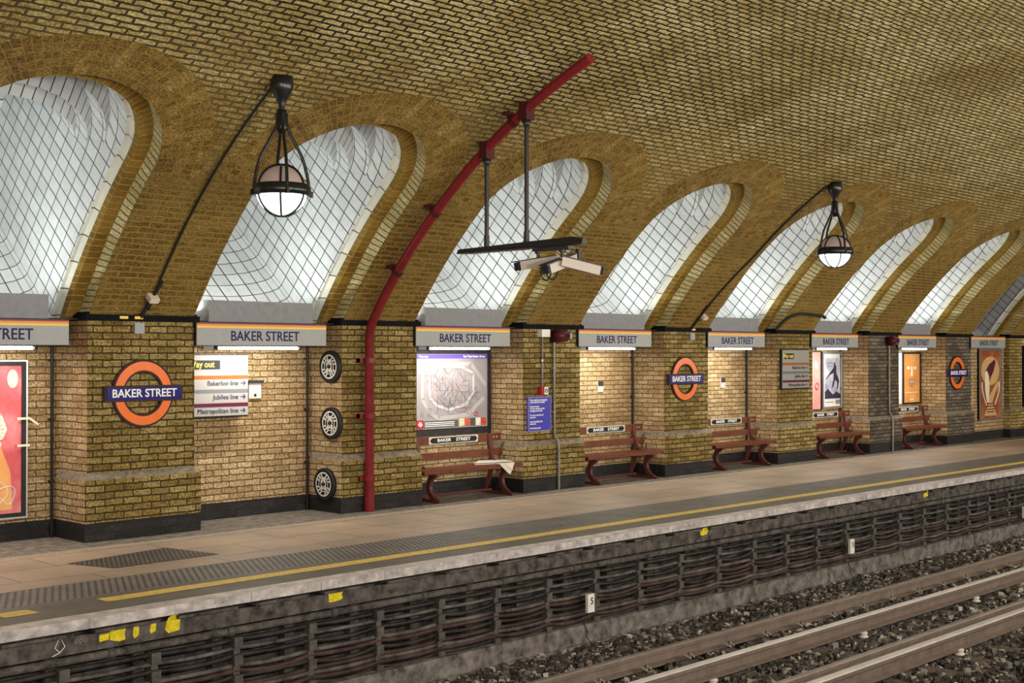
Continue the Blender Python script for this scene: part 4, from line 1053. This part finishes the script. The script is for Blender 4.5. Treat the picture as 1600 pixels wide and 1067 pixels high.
# niche boxes in recess walls
e = empty('wall_call_box', (9.36, REC, 1.56), label='small white square box with black hood right of the first direction sign', cat='box')
m = MB(); m.box(-.10, .08, -.04, 0, -.10, .09); m.build('box', M['camw'], e); m = MB(); m.box(-.12, .10, -.07, 0, .09, .125); m.build('hood', M['ink'], e)
m = MB(); m.lathe([(0, -.045), (.02, -.045), (.02, -.04)], (-.01, 0, -.06), 10, axis='y'); m.build('knob', M['ink'], e)
for x, z, lb in ((16.05, 1.49, 'small dark-hooded white box on bare brick left of the second roundel'), (19.49, 1.49, 'small dark-hooded white box on bare brick right of the second roundel')):
    e = empty('wall_vent_box', (x, REC, z), label=lb, cat='box')
    m = MB(); m.box(-.07, .07, -.02, 0, -.10, .08); m.build('plate', M['camw'], e); m = MB(); m.box(-.06, .06, -.03, -.02, .0, .08); m.build('hood', M['soot'], e)
# pier with blue notice
e = empty('safety_notice', (13.67, -.03, .88), label='blue notice with white text lines on the pier left of the grey conduit', cat='notice')
m = MB(); m.box(0, .49, 0, .03, 0, .50); m.build('panel', plain('notice_blue', (.05, .045, .42), .35, var=.06), e); frame(e, .49, .50, .008, plain('notice_edge', (.3, .3, .55), .4), y0=-.004)
for k, t in enumerate(('If you need to use emergency', 'or you see fire or smoke', '', 'Operate the alarm', 'The alarm will sound and the', 'fire brigade will be called', '', 'Do not put yourself at risk', 'at any time', '', 'Leave immediately by the', 'nearest exit', '', 'Do not take any risks')):
    if t: text('text_line', t, .034 if k > 1 else .04, M['wt'], e, (.035, -.001, .455 - k * .0315), 'LEFT', bold=.03, ext=.0008, sx=.78)
e = empty('emergency_call_point', (13.99, -.001, 1.47), label='small red emergency call point above the blue notice', cat='alarm')
m = MB(); m.box(-.08, .05, -.07, 0, -.06, .06); m.build('box', plain('alarm_red', (.30, .01, .02), .4), e); m = MB(); m.box(-.02, .06, -.078, -.07, -.055, .055); m.build('face', M['wp'], e)
m = MB(); m.torus((.02, -.08, 0), .025, .006, 'y', 16, 6); m.build('button', M['ink'], e)
e = empty('alarm_conduit', (13.98, -.02, 0), label='thin pale conduit rising from the red call point to a white box', cat='conduit')
m = MB(); m.tube([(0, 0, 1.53), (0, 0, 2.28)], .012, 8); m.build('tube', M['greypipe'], e); m = MB(); m.tube([(0, 0, 1.90), (0, 0, 1.93)], .018, 8); m.build('collar', M['wp'], e)
m = MB(); m.box(13.90, 14.08, -.09, 0, 2.26, 2.37); tag(m.build('white_box', M['wp']), 'small white box under the black ledge, above the alarm conduit', 'box')
for x, z, k in ((14.22, 2.28, 'dark red horn speaker high on the pier with the blue notice'), (24.45, 2.27, 'dark red horn speaker high on the dark far pier')):
    e = empty('horn_speaker', (x, 0, z), label=k, cat='speaker')
    m = MB(); m.lathe([(0, -.12), (.09, -.12), (.10, -.08), (.09, .12), (0, .14)], (.05, -.12, 0), 18, axis='x'); m.build('horn', plain('oxblood_paint', (.07, .008, .015), .35), e, bevel=0)
    m = MB(); m.box(.18, .27, -.16, -.08, -.04, .04); m.build('end_cap', M['boxg'], e); m = MB(); m.box(-.04, .04, -.06, 0, -.10, .06); m.build('mount', M['soot'], e)
for x, lb in ((14.27, 'grey conduit running down the pier right of the blue notice'), (24.55, 'grey conduit running down the dark far pier')):
    e = empty('pier_conduit', (x, 0, 0), label=lb, cat='conduit')
    m = MB(); m.tube(bez([(0, -.085, 0), (0, -.085, .64), (-.02, -.04, .78), (-.04, -.035, .9), (-.05, -.035, 2.2)], 6), .02, 10); m.build('tube', M['greypipe'], e)
    for z in (.4, 1.15, 1.8):
        m = MB(); yy = -.085 if z < .6 else -.035; xx = 0 if z < .6 else -.045; m.tube([(xx, yy, z - .015), (xx, yy, z + .015)], .03, 10); m.box(xx - .05, xx, yy, yy + .03, z - .008, z + .008); m.build('collar', M['greypipe'], e)
